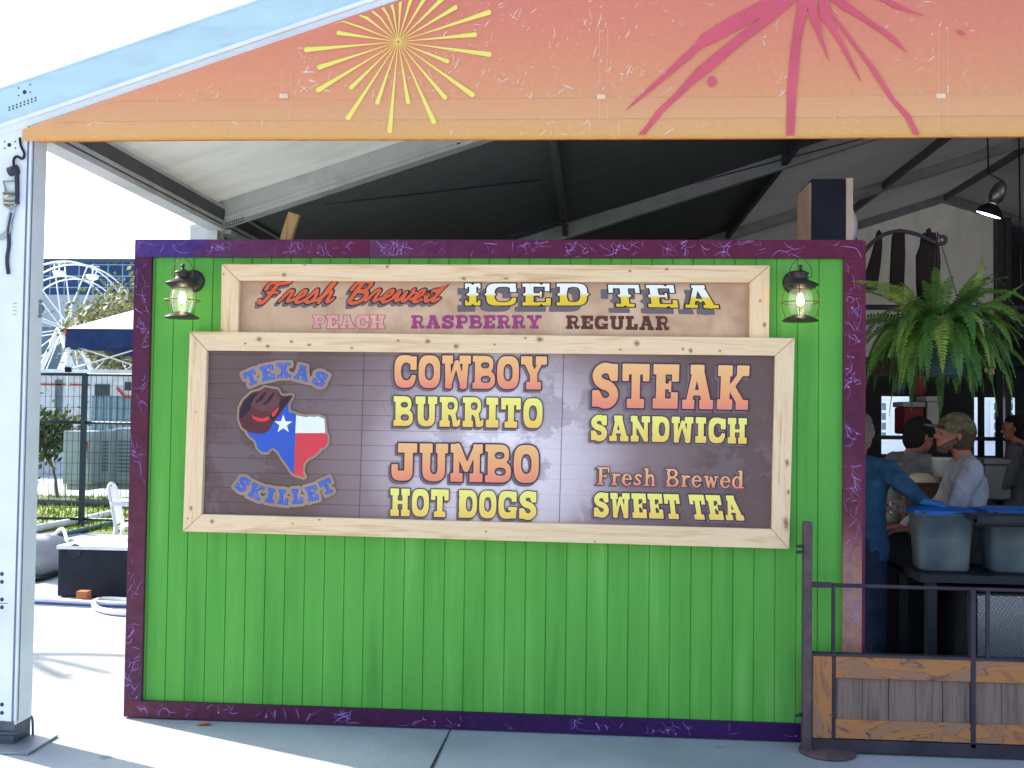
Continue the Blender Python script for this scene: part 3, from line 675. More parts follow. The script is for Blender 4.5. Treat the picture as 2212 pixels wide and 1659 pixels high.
def menu_print():
    m, n, l, b = nodes('menu_print')
    tc = n.new('ShaderNodeTexCoord'); sp = n.new('ShaderNodeSeparateXYZ'); l.new(tc.outputs['UV'], sp.inputs[0])
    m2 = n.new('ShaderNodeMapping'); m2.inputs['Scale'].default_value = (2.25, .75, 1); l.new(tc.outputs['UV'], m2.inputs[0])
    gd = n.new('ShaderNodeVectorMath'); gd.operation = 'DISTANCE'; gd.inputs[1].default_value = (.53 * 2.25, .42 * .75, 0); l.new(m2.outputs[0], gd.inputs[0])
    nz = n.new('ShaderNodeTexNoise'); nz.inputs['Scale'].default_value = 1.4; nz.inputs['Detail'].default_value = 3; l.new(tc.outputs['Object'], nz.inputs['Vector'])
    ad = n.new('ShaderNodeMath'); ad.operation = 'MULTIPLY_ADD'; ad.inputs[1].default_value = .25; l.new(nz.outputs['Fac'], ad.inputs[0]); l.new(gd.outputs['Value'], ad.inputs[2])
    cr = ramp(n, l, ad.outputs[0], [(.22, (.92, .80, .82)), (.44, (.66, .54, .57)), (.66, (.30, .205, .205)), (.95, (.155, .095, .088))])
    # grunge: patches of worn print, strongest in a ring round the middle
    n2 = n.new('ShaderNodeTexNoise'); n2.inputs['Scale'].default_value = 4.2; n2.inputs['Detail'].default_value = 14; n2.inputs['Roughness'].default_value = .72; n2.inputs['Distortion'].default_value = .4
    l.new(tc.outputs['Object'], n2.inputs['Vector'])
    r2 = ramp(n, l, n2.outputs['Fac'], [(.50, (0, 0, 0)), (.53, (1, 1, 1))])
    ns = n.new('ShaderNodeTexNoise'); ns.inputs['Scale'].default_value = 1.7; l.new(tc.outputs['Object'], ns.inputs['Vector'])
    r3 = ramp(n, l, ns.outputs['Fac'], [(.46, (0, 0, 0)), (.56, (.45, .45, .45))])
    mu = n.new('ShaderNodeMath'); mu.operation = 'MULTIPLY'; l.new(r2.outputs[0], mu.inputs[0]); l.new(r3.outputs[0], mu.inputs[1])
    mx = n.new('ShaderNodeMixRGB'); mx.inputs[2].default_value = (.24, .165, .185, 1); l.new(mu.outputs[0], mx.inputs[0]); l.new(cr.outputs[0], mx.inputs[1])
    # printed plank lines
    fr = n.new('ShaderNodeMath'); fr.operation = 'MULTIPLY'; fr.inputs[1].default_value = 11.4; l.new(sp.outputs['Y'], fr.inputs[0])
    f2 = n.new('ShaderNodeMath'); f2.operation = 'FRACT'; l.new(fr.outputs[0], f2.inputs[0])
    lt = n.new('ShaderNodeMath'); lt.operation = 'LESS_THAN'; lt.inputs[1].default_value = .05; l.new(f2.outputs[0], lt.inputs[0])
    mr = n.new('ShaderNodeMapRange'); mr.inputs[1].default_value = .35; mr.inputs[2].default_value = .62; mr.inputs[3].default_value = .55; mr.inputs[4].default_value = .12; l.new(sp.outputs['X'], mr.inputs[0])
    mm = n.new('ShaderNodeMath'); mm.operation = 'MULTIPLY'; l.new(lt.outputs[0], mm.inputs[0]); l.new(mr.outputs[0], mm.inputs[1])
    m3 = n.new('ShaderNodeMixRGB'); m3.inputs[2].default_value = (.05, .035, .06, 1); l.new(mm.outputs[0], m3.inputs[0]); l.new(mx.outputs[0], m3.inputs[1])
    out = m3.outputs[0]
    for vx in (.286, .636):
        s = n.new('ShaderNodeMath'); s.operation = 'SUBTRACT'; s.inputs[1].default_value = vx; l.new(sp.outputs['X'], s.inputs[0])
        ab = n.new('ShaderNodeMath'); ab.operation = 'ABSOLUTE'; l.new(s.outputs[0], ab.inputs[0])
        lt = n.new('ShaderNodeMath'); lt.operation = 'LESS_THAN'; lt.inputs[1].default_value = .0008; l.new(ab.outputs[0], lt.inputs[0])
        m4 = n.new('ShaderNodeMixRGB'); m4.inputs[2].default_value = (.05, .035, .06, 1)
        k = n.new('ShaderNodeMath'); k.operation = 'MULTIPLY'; k.inputs[1].default_value = .7; l.new(lt.outputs[0], k.inputs[0]); l.new(k.outputs[0], m4.inputs[0])
        l.new(out, m4.inputs[1]); out = m4.outputs[0]
    l.new(out, b.inputs['Base Color']); b.inputs['Roughness'].default_value = .38
    return m
YMb = -.036
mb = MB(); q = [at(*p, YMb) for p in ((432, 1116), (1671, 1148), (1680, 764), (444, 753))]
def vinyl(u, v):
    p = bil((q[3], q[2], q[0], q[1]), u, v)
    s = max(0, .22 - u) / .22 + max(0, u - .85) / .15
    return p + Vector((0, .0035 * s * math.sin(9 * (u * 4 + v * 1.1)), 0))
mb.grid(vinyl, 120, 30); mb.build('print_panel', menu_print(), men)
orange = grad_mat('print_orange', [(0, (.86, .25, .17)), (.3, (.92, .36, .17)), (.75, (.94, .47, .19)), (1, (.95, .52, .22))], noise=.02)
yellow = grad_mat('print_yellow', [(0, (.94, .58, .13)), (.6, (.95, .77, .18)), (1, (.95, .86, .21))], noise=.02)
oul = mat('print_outline', (.07, .03, .07), .5, var=.1); osh = mat('print_letter_shadow', (.19, .14, .16), .5, var=.1)
W3 = [orange, oul, osh]; Y3 = [yellow, oul, osh]; YW = YMb - .006
word('lettering', 'COWBOY', SLAB, [ZC(257, 106), ZC(1585, 120), ZC(253, 395), ZC(1580, 412)], YW, W3, men, gap=.05, ol=.03, shadow=(-.06, -.06), label='orange word COWBOY')
word('lettering', 'BURRITO', SLAB, [ZC(250, 464), ZC(1548, 484), ZC(247, 726), ZC(1545, 748)], YW, Y3, men, gap=.08, ol=.027, shadow=(-.07, -.07), label='yellow word BURRITO')
word('lettering', 'JUMBO', SLAB, [ZC(232, 872), ZC(1517, 890), ZC(227, 1202), ZC(1513, 1226)], YW, W3, men, gap=.06, ol=.03, shadow=(-.06, -.06), label='orange word JUMBO')
word('lettering', 'HOT DOGS', SLAB, [ZC(222, 1266), ZC(1497, 1294), ZC(219, 1508), ZC(1492, 1541)], YW, Y3, men, gap=.07, space=.34, ol=.027, shadow=(-.07, -.07), label='yellow words HOT DOGS')
word('lettering', 'STEAK', SLAB, [ZD(240, 158), ZD(1465, 178), ZD(236, 508), ZD(1450, 526)], YW, W3, men, gap=.09, ol=.025, shadow=(-.06, -.05), label='big orange word STEAK')
word('lettering', 'SANDWICH', SLAB, [ZD(230, 562), ZD(1443, 588), ZD(228, 764), ZD(1440, 789)], YW, Y3, men, gap=.08, ol=.03, shadow=(-.08, -.07), label='yellow word SANDWICH')
word('lettering', 'Fresh Brewed', SERIF, [ZD(276, 968), ZD(1420, 996), ZD(272, 1106), ZD(1418, 1136)], YW, W3, men, gap=.06, space=.4, ol=.03, shadow=(-.12, -.06), label='small orange words Fresh Brewed')
word('lettering', 'SWEET TEA', SLAB, [ZD(252, 1164), ZD(1380, 1190), ZD(252, 1358), ZD(1425, 1386)], YW, Y3, men, gap=.07, space=.38, ol=.04, shadow=(-.08, -.07), label='yellow words SWEET TEA')

# --- logo on the menu board
tan_ = mat('print_tan', (.36, .24, .17), .5, var=.1); blue = mat('print_blue', (.045, .11, .50), .5, var=.08); ltblue = mat('print_light_blue', (.25, .33, .7), .5)
tex = [(862,560),(866,655),(905,660),(935,675),(1000,690),(1030,700),(1060,690),(1100,698),(1140,688),(1200,712),(1212,850),(1233,885),(1226,950),(1200,985),(1155,995),(1150,1025),(1090,1070),(1050,1085),(1010,1130),(1000,1170),(998,1220),(1020,1262),(1000,1266),(915,1242),(890,1215),(850,1150),(810,1100),(770,1030),(720,985),(690,1000),(672,1032),(620,1030),(572,990),(555,925),(500,880),(470,840),(560,700),(740,560)]
hat = [(884,492),(905,500),(872,560),(842,590),(780,680),(722,750),(690,812),(645,848),(590,858),(500,845),(430,800),(397,720),(402,620),(440,540),(520,468),(600,450),(640,420),(700,430),(760,440),(795,500),(850,502)]
B = lambda L: [ZB(*p) for p in L]
lg = MB()
flat_shape(lg, [B(tex), B(hat)], YW, .0004, .011)
lg.m = 1
bl = [p for p in tex]
cut = [(862,560),(866,655),(905,660),(935,675),(914,1242),(890,1215),(850,1150),(810,1100),(770,1030),(720,985),(690,1000),(672,1032),(620,1030),(572,990),(555,925),(500,880),(470,840),(560,700),(740,560)]
flat_shape(lg, [B(cut)], YW, .001)
lg.m = 2; flat_shape(lg, [B([(935,683),(1000,692),(1030,702),(1060,694),(1100,700),(1140,692),(1200,714),(1211,850),(928,850)])], YW, .001)
lg.m = 3; flat_shape(lg, [B([(928,850),(1211,850),(1233,885),(1226,950),(1200,985),(1155,995),(1150,1025),(1090,1070),(1050,1085),(1010,1130),(1000,1170),(998,1220),(1020,1262),(1000,1266),(915,1242)])], YW, .001)
lg.m = 2
star = [(815 + (92 if k % 2 == 0 else 36) * math.sin(k * math.pi / 5), 768 - (92 if k % 2 == 0 else 36) * math.cos(k * math.pi / 5)) for k in range(10)]
flat_shape(lg, [B(star)], YW, .0016)
lg.m = 4; flat_shape(lg, [B(hat)], YW, .002)
lg.m = 5; flat_shape(lg, [B([(884,500),(860,555),(790,640),(720,740),(680,700),(770,600),(800,530)]), B([(440,560),(520,490),(590,465),(540,540),(500,640),(420,720),(400,680)])], YW, .0026)
lg.m = 6; flat_shape(lg, [B([(600,460),(645,428),(705,436),(760,446),(785,510),(775,590),(700,650),(600,640),(510,600),(540,520)])], YW, .0032)
lg.m = 5; flat_shape(lg, [B([(640,462),(660,462),(620,540),(560,572),(556,555)]), B([(718,470),(738,466),(700,545),(640,590),(622,585)])], YW, .0038, res=90)
lg.m = 7; flat_shape(lg, [B([(520,680),(560,700),(620,712),(680,692),(692,722),(640,742),(580,742),(530,715)]), B([(706,662),(745,630),(780,590),(770,640),(735,690),(712,700)])], YW, .0038, res=90)
lg.build('logo', [tan_, blue, mat('print_white', (.88, .88, .88), .5, var=.03), mat('print_logo_red', (.72, .06, .075), .5, var=.05), mat('print_hat', (.115, .035, .035), .5), mat('print_hat_dark', (.035, .02, .03), .5), mat('print_hat_crown', (.15, .055, .06), .5), mat('print_band', (.75, .05, .06), .5)], men)['label'] = 'state outline in flag colours wearing a brown cowboy hat'
def arc_word(text, letters, parent, label):
    mb = MB()
    for ch, (cx, cy, wd, ht, ang) in zip(text, letters):
        F, xs, ys, W = field(ch, SLAB); c = at(*ZB(cx, cy), YW); k = at(*ZB(cx + 100, cy), YW) - c; u = k.length / 100
        ca, sa = math.cos(R_(ang)), math.sin(R_(ang))
        def mp(off):
            def f(x, y):
                a = (x / W - .5) * wd * u; b = (y - .5) * ht * u
                return Vector((c.x + a * ca - b * sa, YW - off, c.z + a * sa + b * ca))
            return f
        uv = lambda x, y: (x, y); j = len(mb.v) * 1e-9
        mb.m = 1; fill(mb, contour(F, xs, ys, .19), mp(.0004 + .00004 * letters.index((cx, cy, wd, ht, ang))), uv)
        mb.m = 0; fill(mb, contour(F, xs, ys, -.015), mp(.0014), uv)
        mb.m = 2; fill(mb, contour(F, xs, ys, -.082), mp(.002), uv)
        mb.m = 0; fill(mb, contour(F, xs, ys, -.098), mp(.0026), uv)
    o = mb.build('lettering', [blue, tan_, ltblue], parent); o['label'] = label
arc_word('TEXAS', [(512, 332, 118, 135, 24), (668, 285, 128, 140, 13), (818, 262, 138, 138, 3), (990, 286, 140, 140, -13), (1160, 342, 118, 138, -24)], men, 'blue arched word TEXAS')
arc_word('SKILLET', [(435, 1330, 108, 140, -33), (560, 1398, 125, 140, -22), (695, 1435, 78, 140, -11), (815, 1450, 100, 142, -4), (945, 1443, 100, 142, 6), (1085, 1415, 110, 142, 16), (1220, 1352, 118, 140, 26)], men, 'blue arched word SKILLET')

# ================================================================== LANTERNS
bronze = mat('bronze', (.055, .05, .05), .45, metal=.6, var=.3, scale=30, dirt=(.12, .09, .07), dscale=20)
wire = mat('lantern_wire', (.16, .08, .06), .5, metal=.5)
def glass_mat(name, tint=(.95, 1, .98), mixw=.10):
    m = bpy.data.materials.new(name); m.use_nodes = True; n = m.node_tree.nodes; l = m.node_tree.links; n.clear()
    o = n.new('ShaderNodeOutputMaterial'); t = n.new('ShaderNodeBsdfTransparent'); t.inputs[0].default_value = (*tint, 1)
    g = n.new('ShaderNodeBsdfGlossy'); g.inputs['Roughness'].default_value = .08; d = n.new('ShaderNodeBsdfTranslucent'); d.inputs[0].default_value = (.85, .9, .88, 1)
    lw = n.new('ShaderNodeLayerWeight'); lw.inputs[0].default_value = .35
    m1 = n.new('ShaderNodeMixShader'); m2 = n.new('ShaderNodeMixShader'); m1.inputs[0].default_value = mixw
    l.new(t.outputs[0], m1.inputs[1]); l.new(d.outputs[0], m1.inputs[2])
    mr = n.new('ShaderNodeMath'); mr.operation = 'MULTIPLY'; mr.inputs[1].default_value = .55; l.new(lw.outputs['Facing'], mr.inputs[0])
    l.new(mr.outputs[0], m2.inputs[0]); l.new(m1.outputs[0], m2.inputs[1]); l.new(g.outputs[0], m2.inputs[2]); l.new(m2.outputs[0], o.inputs[0])
    MATS[name] = m; return m
glass = glass_mat('lantern_glass'); bulbm = emit_mat('bulb_glow', (1, .82, .5), 9)
U = .000268
def make_lantern(c, label):
    c = Vector(c)                                # axis, at the height of the cage ring
    t = thing('wall_lantern', c + Vector((0, 0, -.1)), label, 'wall lantern', 'wall lanterns beside the menu signs')
    def L(prof): return [(r * U, (1030 - y) * U) for r, y in prof]
    p = MB(); p.lathe([(.058, 0), (.058, .008), (.05, .018), (.02, .024)], (c.x, -.0005 + .022, c.z + .115), 28, axis=(0, -1, 0))
    p.build('back_plate', bronze, t)
    a = MB(); a.tube([(c.x, .0, c.z + .11), (c.x, c.y * .5, c.z + .115), (c.x, c.y, c.z + .112)], .014, 10); a.build('arm', bronze, t)
    k = MB(); k.lathe(L([(2, 345), (25, 352), (40, 380), (28, 410), (16, 425), (40, 445), (90, 470), (143, 498), (150, 512), (128, 530), (122, 545), (126, 600), (140, 625), (230, 660), (310, 705), (322, 718), (300, 728), (215, 790), (200, 790)]), c, 28); k.build('cap', bronze, t)
    g = MB(); g.lathe(L([(150, 800), (190, 830), (212, 930), (218, 1010), (210, 1110), (188, 1200), (165, 1255)]), c, 28, caps=False); g.build('globe', glass, t)
    b = MB(); b.lathe(L([(2, 1245), (130, 1250), (150, 1262), (230, 1290), (300, 1335), (318, 1350), (310, 1364), (2, 1366)]), c, 28); b.build('base_dish', bronze, t)
    w_ = MB(); w_.tube([(c.x + 325*U*math.cos(i*.2094), c.y + 325*U*math.sin(i*.2094), c.z) for i in range(30)], .0022, 6, cyc=True)
    for j in range(4):
        an = R_(-105 + 90 * j); w_.tube(chaikin([(c.x + r*U*math.cos(an), c.y + r*U*math.sin(an), c.z + (1030-y)*U) for r, y in ((250, 760), (300, 900), (326, 1030), (305, 1160), (262, 1290))], 1), .002, 6)
    w_.build('wire_cage', wire, t)
    h = MB(); hp = [(-185, 575), (-200, 520), (-195, 440), (-150, 350), (-95, 285), (-40, 245), (0, 205), (40, 245), (95, 285), (150, 350), (195, 440), (200, 520), (185, 575)]
    h.tube(chaikin([(c.x + x*U, c.y, c.z + (1030-y)*U) for x, y in hp], 2), .0021, 6)
    h.tube([(c.x - 185*U, c.y, c.z + 455*U), (c.x - 120*U, c.y, c.z + 450*U)], .0021, 6); h.tube([(c.x + 185*U, c.y, c.z + 455*U), (c.x + 120*U, c.y, c.z + 450*U)], .0021, 6)
    h.build('bail_handle', wire, t)
    s = MB(); s.lathe(L([(55, 790), (55, 870), (45, 880)]), c, 16); s.build('socket', mat('socket', (.5, .42, .3), .5), t)
    bu = MB(); bu.lathe(L([(30, 880), (48, 920), (66, 980), (68, 1020), (50, 1060), (20, 1085), (2, 1090)]), c, 16); bu.build('bulb', bulbm, t)
    return t
YL = -.125
make_lantern(at(393.5, 649, YL), 'lit bronze lantern at the left end of the iced tea sign, near the tent post')
make_lantern(at(1729, 654, YL), 'lit bronze lantern at the right end of the iced tea sign, near the fern')

# ================================================================== TENT
alu = mat('tent_aluminium', (.80, .82, .84), .45, metal=.0, var=.05, scale=4, dirt=(.6, .62, .66), dscale=3, damt=.35)
beam = mat('tent_beam', (.52, .67, .72), .4, var=.05, scale=5, dirt=(.38, .45, .52), dscale=7, damt=.3, stretch=(1, 1, 3))
alud = mat('tent_beam_inner', (.55, .56, .57), .5, var=.08, scale=4, dirt=(.3, .3, .3), dscale=5, damt=.4)
dots = mat('dark_hole', (.04, .05, .09), .8)
steel = mat('dark_steel', (.10, .11, .14), .5, metal=.5, var=.3)
XE, ZT, TAN = -.33, 3.10, math.tan(R_(18)); XRI = XE + 10.0
FR = [-.5, 2.05, 7.0, 12.0, 17.0]
def roofz(x): return ZT + (x - XE) * TAN if x <= XRI else ZT + (2 * XRI - XE - x) * TAN
tent = thing('event_tent', (XE, 0, 0), 'large white frame tent with sloping aluminium beams sheltering the food booths', 'tent')
# corner post with grooves, flange and base
pm = MB()
PX0, PX1, PY0, PY1 = -.56, -.292, -.488, -.352
pm.box((PX0, PY0, .10), (PX1 - .012, PY0 + .03, 2.93)); pm.box((PX0, PY1 - .03, .10), (PX1 - .012, PY1, 2.93)); pm.box((PX0, PY0 + .03, .10), (PX1 - .03, PY1 - .03, 2.93))
pm.box((PX1 - .012, PY0, .10), (PX1, PY0 + .012, 2.93)); pm.box((PX1 - .012, PY0 + .02, .10), (PX1, PY1, 2.93))
pm.m = 1
def disc(mb, c, r, ax=(0, -1, 0)):
    c = Vector(c); q = Vector((0, 0, 1)).rotation_difference(Vector(ax)); mb.add([c + q @ Vector((r*math.cos(k*.628), r*math.sin(k*.628), 0)) for k in range(10)], [tuple(range(10))])
for (px, py, r) in ((20, 313, .010), (10, 306, .004), (33, 306, .004), (10, 320, .004), (33, 320, .004)):
    disc(pm, at(px, py, PY0 - .001), r)
for yy in (1240, 1257, 1295, 1312, 1522, 1540): disc(pm, at(4, yy, PY0 - .001), .0095)
for i in range(3):
    for j in range(4): disc(pm, at(30 + i * 4.5, 655 + j * 8, PY0 - .001), .0028)
pm.m = 0; pm.box((PX1 - .05, PY0 - .004, .115), (PX1 - .02, PY0 - .0005, 2.93)); pm.m = 2
pm.box((PX1 - .019, PY0 - .003, .115), (PX1 - .0125, PY0 - .0004, 2.93)); pm.box((PX1 + .0005, PY0 + .012, .115), (PX1 + .0012, PY0 + .02, 2.93)); pm.box((PX0, PY0 - .0012, .655), (PX1 - .051, PY0 - .0004, .658))
post = pm.build('post', [alu, dots, mat('groove_grey', (.16, .18, .26), .6)], tent)
bp = MB(); bp.box((-.60, -.49, 0.012), (-.30, -.475, .115)); bp.box((-.315, -.475, .012), (-.30, -.36, .115)); bp.box((-.6, -.36, .012), (-.30, -.345, .115)); bp.tube([(-.62, -.492, .06), (-.28, -.492, .06)], .012, 8)
bp.build('base_shoe', steel, post)
pl = MB(); g1, g2, g3 = gr(125, 1592), gr(61, 1632), gr(58, 1570)
pl.prism([Vector((-.75, g2.y, .002)), Vector((g2.x, g2.y, .002)), Vector((g1.x, g1.y, .002)), Vector((-.75, -.30, .002))], (0, 0, .010)); pl.build('base_plate', mat('plate_steel', (.3, .32, .36), .5, metal=.3, var=.2), post)
hk = MB(); hk.tube(chaikin([gr(50, 1592) + Vector((0, 0, .09)), gr(50, 1592) + Vector((.03, 0, .105)), gr(50, 1592) + Vector((.045, 0, .09)), gr(50, 1592) + Vector((.048, 0, .0))], 2), .006, 8); hk.build('hook_pin', steel, post)
ck = MB(); c0 = Vector((-.285, -.36, 1.93)); c0 = at(82, 668, -.36)
ck.box((c0.x - .03, -.40, c0.z - .05), (c0.x + .006, -.33, c0.z + .05)); ck.lathe([(.012, 0), (.022, .002), (.022, .02), (.012, .022)], (c0.x + .006, -.37, c0.z), 14, axis=(.8, -.6, 0)); ck.tube([(c0.x + .006, -.37, c0.z + .035), (c0.x + .03, -.39, c0.z + .035)], .008, 8); ck.tube([(c0.x + .006, -.37, c0.z - .035), (c0.x + .03, -.39, c0.z - .035)], .008, 8)
ck.build('bracket', mat('bracket_grey', (.22, .24, .28), .5, metal=.2), post)
# rafters
def rafter(y, y2, side, mm, holes=False):
    mb = MB()
    xa, xb = (XE - .16, XRI) if side < 0 else (XRI, 2 * XRI - XE + .1)
    def strip(o0, o1, ya, yb):
        mb.prism([Vector((xa, ya, roofz(xa) - o1)), Vector((xb, ya, roofz(xb) - o1)), Vector((xb, ya, roofz(xb) - o0)), Vector((xa, ya, roofz(xa) - o0))], (0, yb - ya, 0))
    strip(0, .165, y + .004, y2 - .004); strip(-.012, 0, y, y2); mb.m = 2; strip(.165, .185, y - .008, y2 + .008); strip(.185, .215, y + .006, y2 - .006)
    mb.m = 1
    if holes:
        for (px, py, r) in holes: disc(mb, at(px, py, y + .003), r)
    mb.build('rafter', [mm, dots, alu if mm is beam else mm], tent)
hs = [(53, 199, .010)] + [(40 + 25 * i, 190 + 16 * j - 7 * i, .004) for i in range(2) for j in range(2)] + [(20 + 8.1 * i, 232 - 3 * i + 6 * j, .0045) for i in range(8) for j in range(2)]
rafter(FR[0], FR[0] + .12, -1, beam, hs); rafter(FR[0], FR[0] + .12, 1, beam)
h2 = [(510, 463, .014), (470, 478, .006), (472, 487, .008)] + [(489 + 4.5 * i, 482 - 1.4 * i + 6 * j, .006) for i in range(9) for j in range(2)] + [(990, 308, .014)]
for k, y in enumerate(FR[1:]):
    rafter(y, y + .14, -1, alud, h2 if k == 0 else False); rafter(y, y + .14, 1, alud)
def fpost(x, y, mm=alud, top=2.9):
    mb = MB(); mb.box((x, y, .02), (x + .2, y + .03, top)); mb.box((x, y + .11, .02), (x + .2, y + .14, top)); mb.box((x + .02, y + .03, .02), (x + .18, y + .11, top)); mb.build('post', mm, tent)
for y in FR[1:]: fpost(XE - .2, y); fpost(2 * XRI - XE, y)
fpost(2 * XRI - XE, FR[0])
# purlins
for xp in (2.03, 4.55, 7.05, XRI, XRI + 2.55, XRI + 5.1, XRI + 7.6):
    for a_, b_ in zip(FR[1:-1], FR[2:]):
        mb = MB(); z = roofz(xp) - .13; mb.bar((xp, a_ + .14, z), (xp, b_, z), .06, .12); mb.build('purlin', mat('purlin_dark', (.16, .165, .17), .5, var=.1), tent)
# eave beams
for a_, b_ in zip(FR[:-1], FR[1:]):
    mb = MB(); mb.box((XE - .02, a_ + .13, ZT - .20), (XE + .05, b_, ZT - .07)); mb.box((XE - .06, a_ + .13, ZT - .245), (XE + .055, b_, ZT - .215)); mb.box((XE - .04, a_ + .13, ZT - .213), (XE - .022, b_, ZT - .05))
    mb.m = 1; mb.box((XE + .0505, a_ + .13, ZT - .175), (XE + .053, b_, ZT - .095)); mb.build('eave_beam', [alud, mat('beam_slot', (.10, .10, .105), .6)], tent)
# corrugated-white roof sheets
def trans(m, f):
    n = m.node_tree.nodes; l = m.node_tree.links; b = n['Principled BSDF']; tl = n.new('ShaderNodeBsdfTranslucent'); ms = n.new('ShaderNodeMixShader'); ms.inputs[0].default_value = f
    l.new(b.inputs['Base Color'].links[0].from_socket, tl.inputs[0]); l.new(b.outputs[0], ms.inputs[1]); l.new(tl.outputs[0], ms.inputs[2]); l.new(ms.outputs[0], n['Material Output'].inputs[0]); return m
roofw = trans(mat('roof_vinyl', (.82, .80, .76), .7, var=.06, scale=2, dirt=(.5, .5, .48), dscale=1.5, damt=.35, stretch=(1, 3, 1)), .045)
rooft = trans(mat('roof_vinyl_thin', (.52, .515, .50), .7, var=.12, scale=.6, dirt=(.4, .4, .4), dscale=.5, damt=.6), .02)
roof_dim = mat('roof_vinyl_shaded', (.21, .21, .22), .7, var=.1, scale=2, dirt=(.2, .2, .2), dscale=1.5, damt=.4, stretch=(1, 3, 1))  # darker copy of the roof vinyl, painting in the inner bays' shade
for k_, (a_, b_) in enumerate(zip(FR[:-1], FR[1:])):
    for x0, x1 in (((XE - .1, XRI), (XRI, 2 * XRI - XE + .1)) if k_ != 2 else ((XE - .1, 4.55), (4.55, XRI), (XRI, 2 * XRI - XE + .1))):  # third bay is split so its left part takes the shaded tone
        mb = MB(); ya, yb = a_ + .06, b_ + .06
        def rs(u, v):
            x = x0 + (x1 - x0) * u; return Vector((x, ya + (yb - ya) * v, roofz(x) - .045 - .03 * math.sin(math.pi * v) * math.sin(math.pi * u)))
        mb.grid(rs, 24, 8); mb.build('roof_panel', roof_dim if (k_ == 2 and x0 < 4) else (roofw, roof_dim, rooft, rooft)[k_], tent)
# cross wires under the roof
for (p, q, yy) in (((700, 442), (1480, 345), 5), ((1100, 510), (1500, 395), 6), ((1500, 395), (2212, 200), 6.5)):
    mb = MB(); A, Bq = at(*p, 2.1), at(*q, 6.9); mb.tube([A, A.lerp(Bq, .5) + Vector((0, 0, -.02)), Bq], .006, 5); mb.build('brace_wire', dots, tent)
# dark side wall beyond the first bay, far gable wall
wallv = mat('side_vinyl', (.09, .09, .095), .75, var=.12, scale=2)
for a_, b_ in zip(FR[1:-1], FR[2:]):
    mb = MB(); mb.grid(lambda u, v: Vector((XE - .06 + .012 * math.sin(u * 40), a_ + .07 + (b_ - a_) * u, .02 + 2.86 * v)), 40, 2); mb.build('side_or_added_wall', wallv, tent)
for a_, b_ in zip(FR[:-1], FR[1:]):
    mb = MB(); mb.grid(lambda u, v: Vector((2 * XRI - XE + .1 + .012 * math.sin(u * 40), a_ + .07 + (b_ - a_) * u, .02 + 2.86 * v)), 40, 2); mb.build('side_or_added_wall', wallv, tent)  # unseen right wall, added to keep the interior dim
mb = MB(); mb.grid(lambda u, v: Vector((6.8 + 12.9 * u, -.42 + .012 * math.sin(u * 60), .02 + 2.8 * v)), 40, 2); mb.build('side_or_added_wall', wallv, tent)  # unseen front wall, added to block light entering the tent
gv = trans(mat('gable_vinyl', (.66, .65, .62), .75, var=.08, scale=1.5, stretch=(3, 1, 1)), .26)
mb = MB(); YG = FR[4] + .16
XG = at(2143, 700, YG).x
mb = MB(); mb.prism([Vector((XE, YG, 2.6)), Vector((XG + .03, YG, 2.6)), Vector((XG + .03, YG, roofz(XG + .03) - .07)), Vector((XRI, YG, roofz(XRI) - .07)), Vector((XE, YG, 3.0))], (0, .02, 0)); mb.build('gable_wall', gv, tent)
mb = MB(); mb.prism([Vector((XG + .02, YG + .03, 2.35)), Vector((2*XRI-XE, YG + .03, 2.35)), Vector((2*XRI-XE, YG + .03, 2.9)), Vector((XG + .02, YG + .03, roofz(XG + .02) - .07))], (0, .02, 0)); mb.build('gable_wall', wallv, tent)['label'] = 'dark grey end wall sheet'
for gx in (XG - .02, XG + .14, 14.5): 
    mb = MB(); mb.box((gx, YG - .34, .02), (gx + .12, YG - .24, roofz(gx) - .2)); mb.build('gable_post', mat('purlin_dark', (.16, .165, .17)), tent)
mb = MB(); mb.bar((XG + .2, YG - .1, 3.3), (2*XRI-XE, YG - .1, 4.4), .08, .14); mb.build('gable_rail', mat('purlin_dark', (.16, .165, .17)), tent)
YE = YG + .06
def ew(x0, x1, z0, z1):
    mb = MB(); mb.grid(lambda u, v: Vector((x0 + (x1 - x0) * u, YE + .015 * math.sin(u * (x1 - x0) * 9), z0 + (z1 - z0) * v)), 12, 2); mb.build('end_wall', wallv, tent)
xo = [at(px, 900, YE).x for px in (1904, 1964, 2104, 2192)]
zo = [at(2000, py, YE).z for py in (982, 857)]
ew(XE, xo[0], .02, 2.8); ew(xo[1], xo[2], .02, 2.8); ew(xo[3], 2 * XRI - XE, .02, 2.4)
for a_, b_ in ((0, 1), (2, 3)): ew(xo[a_] - .01, xo[b_] + .01, .02, zo[0] - .0); ew(xo[a_] - .01, xo[b_] + .01, zo[1], 2.8)

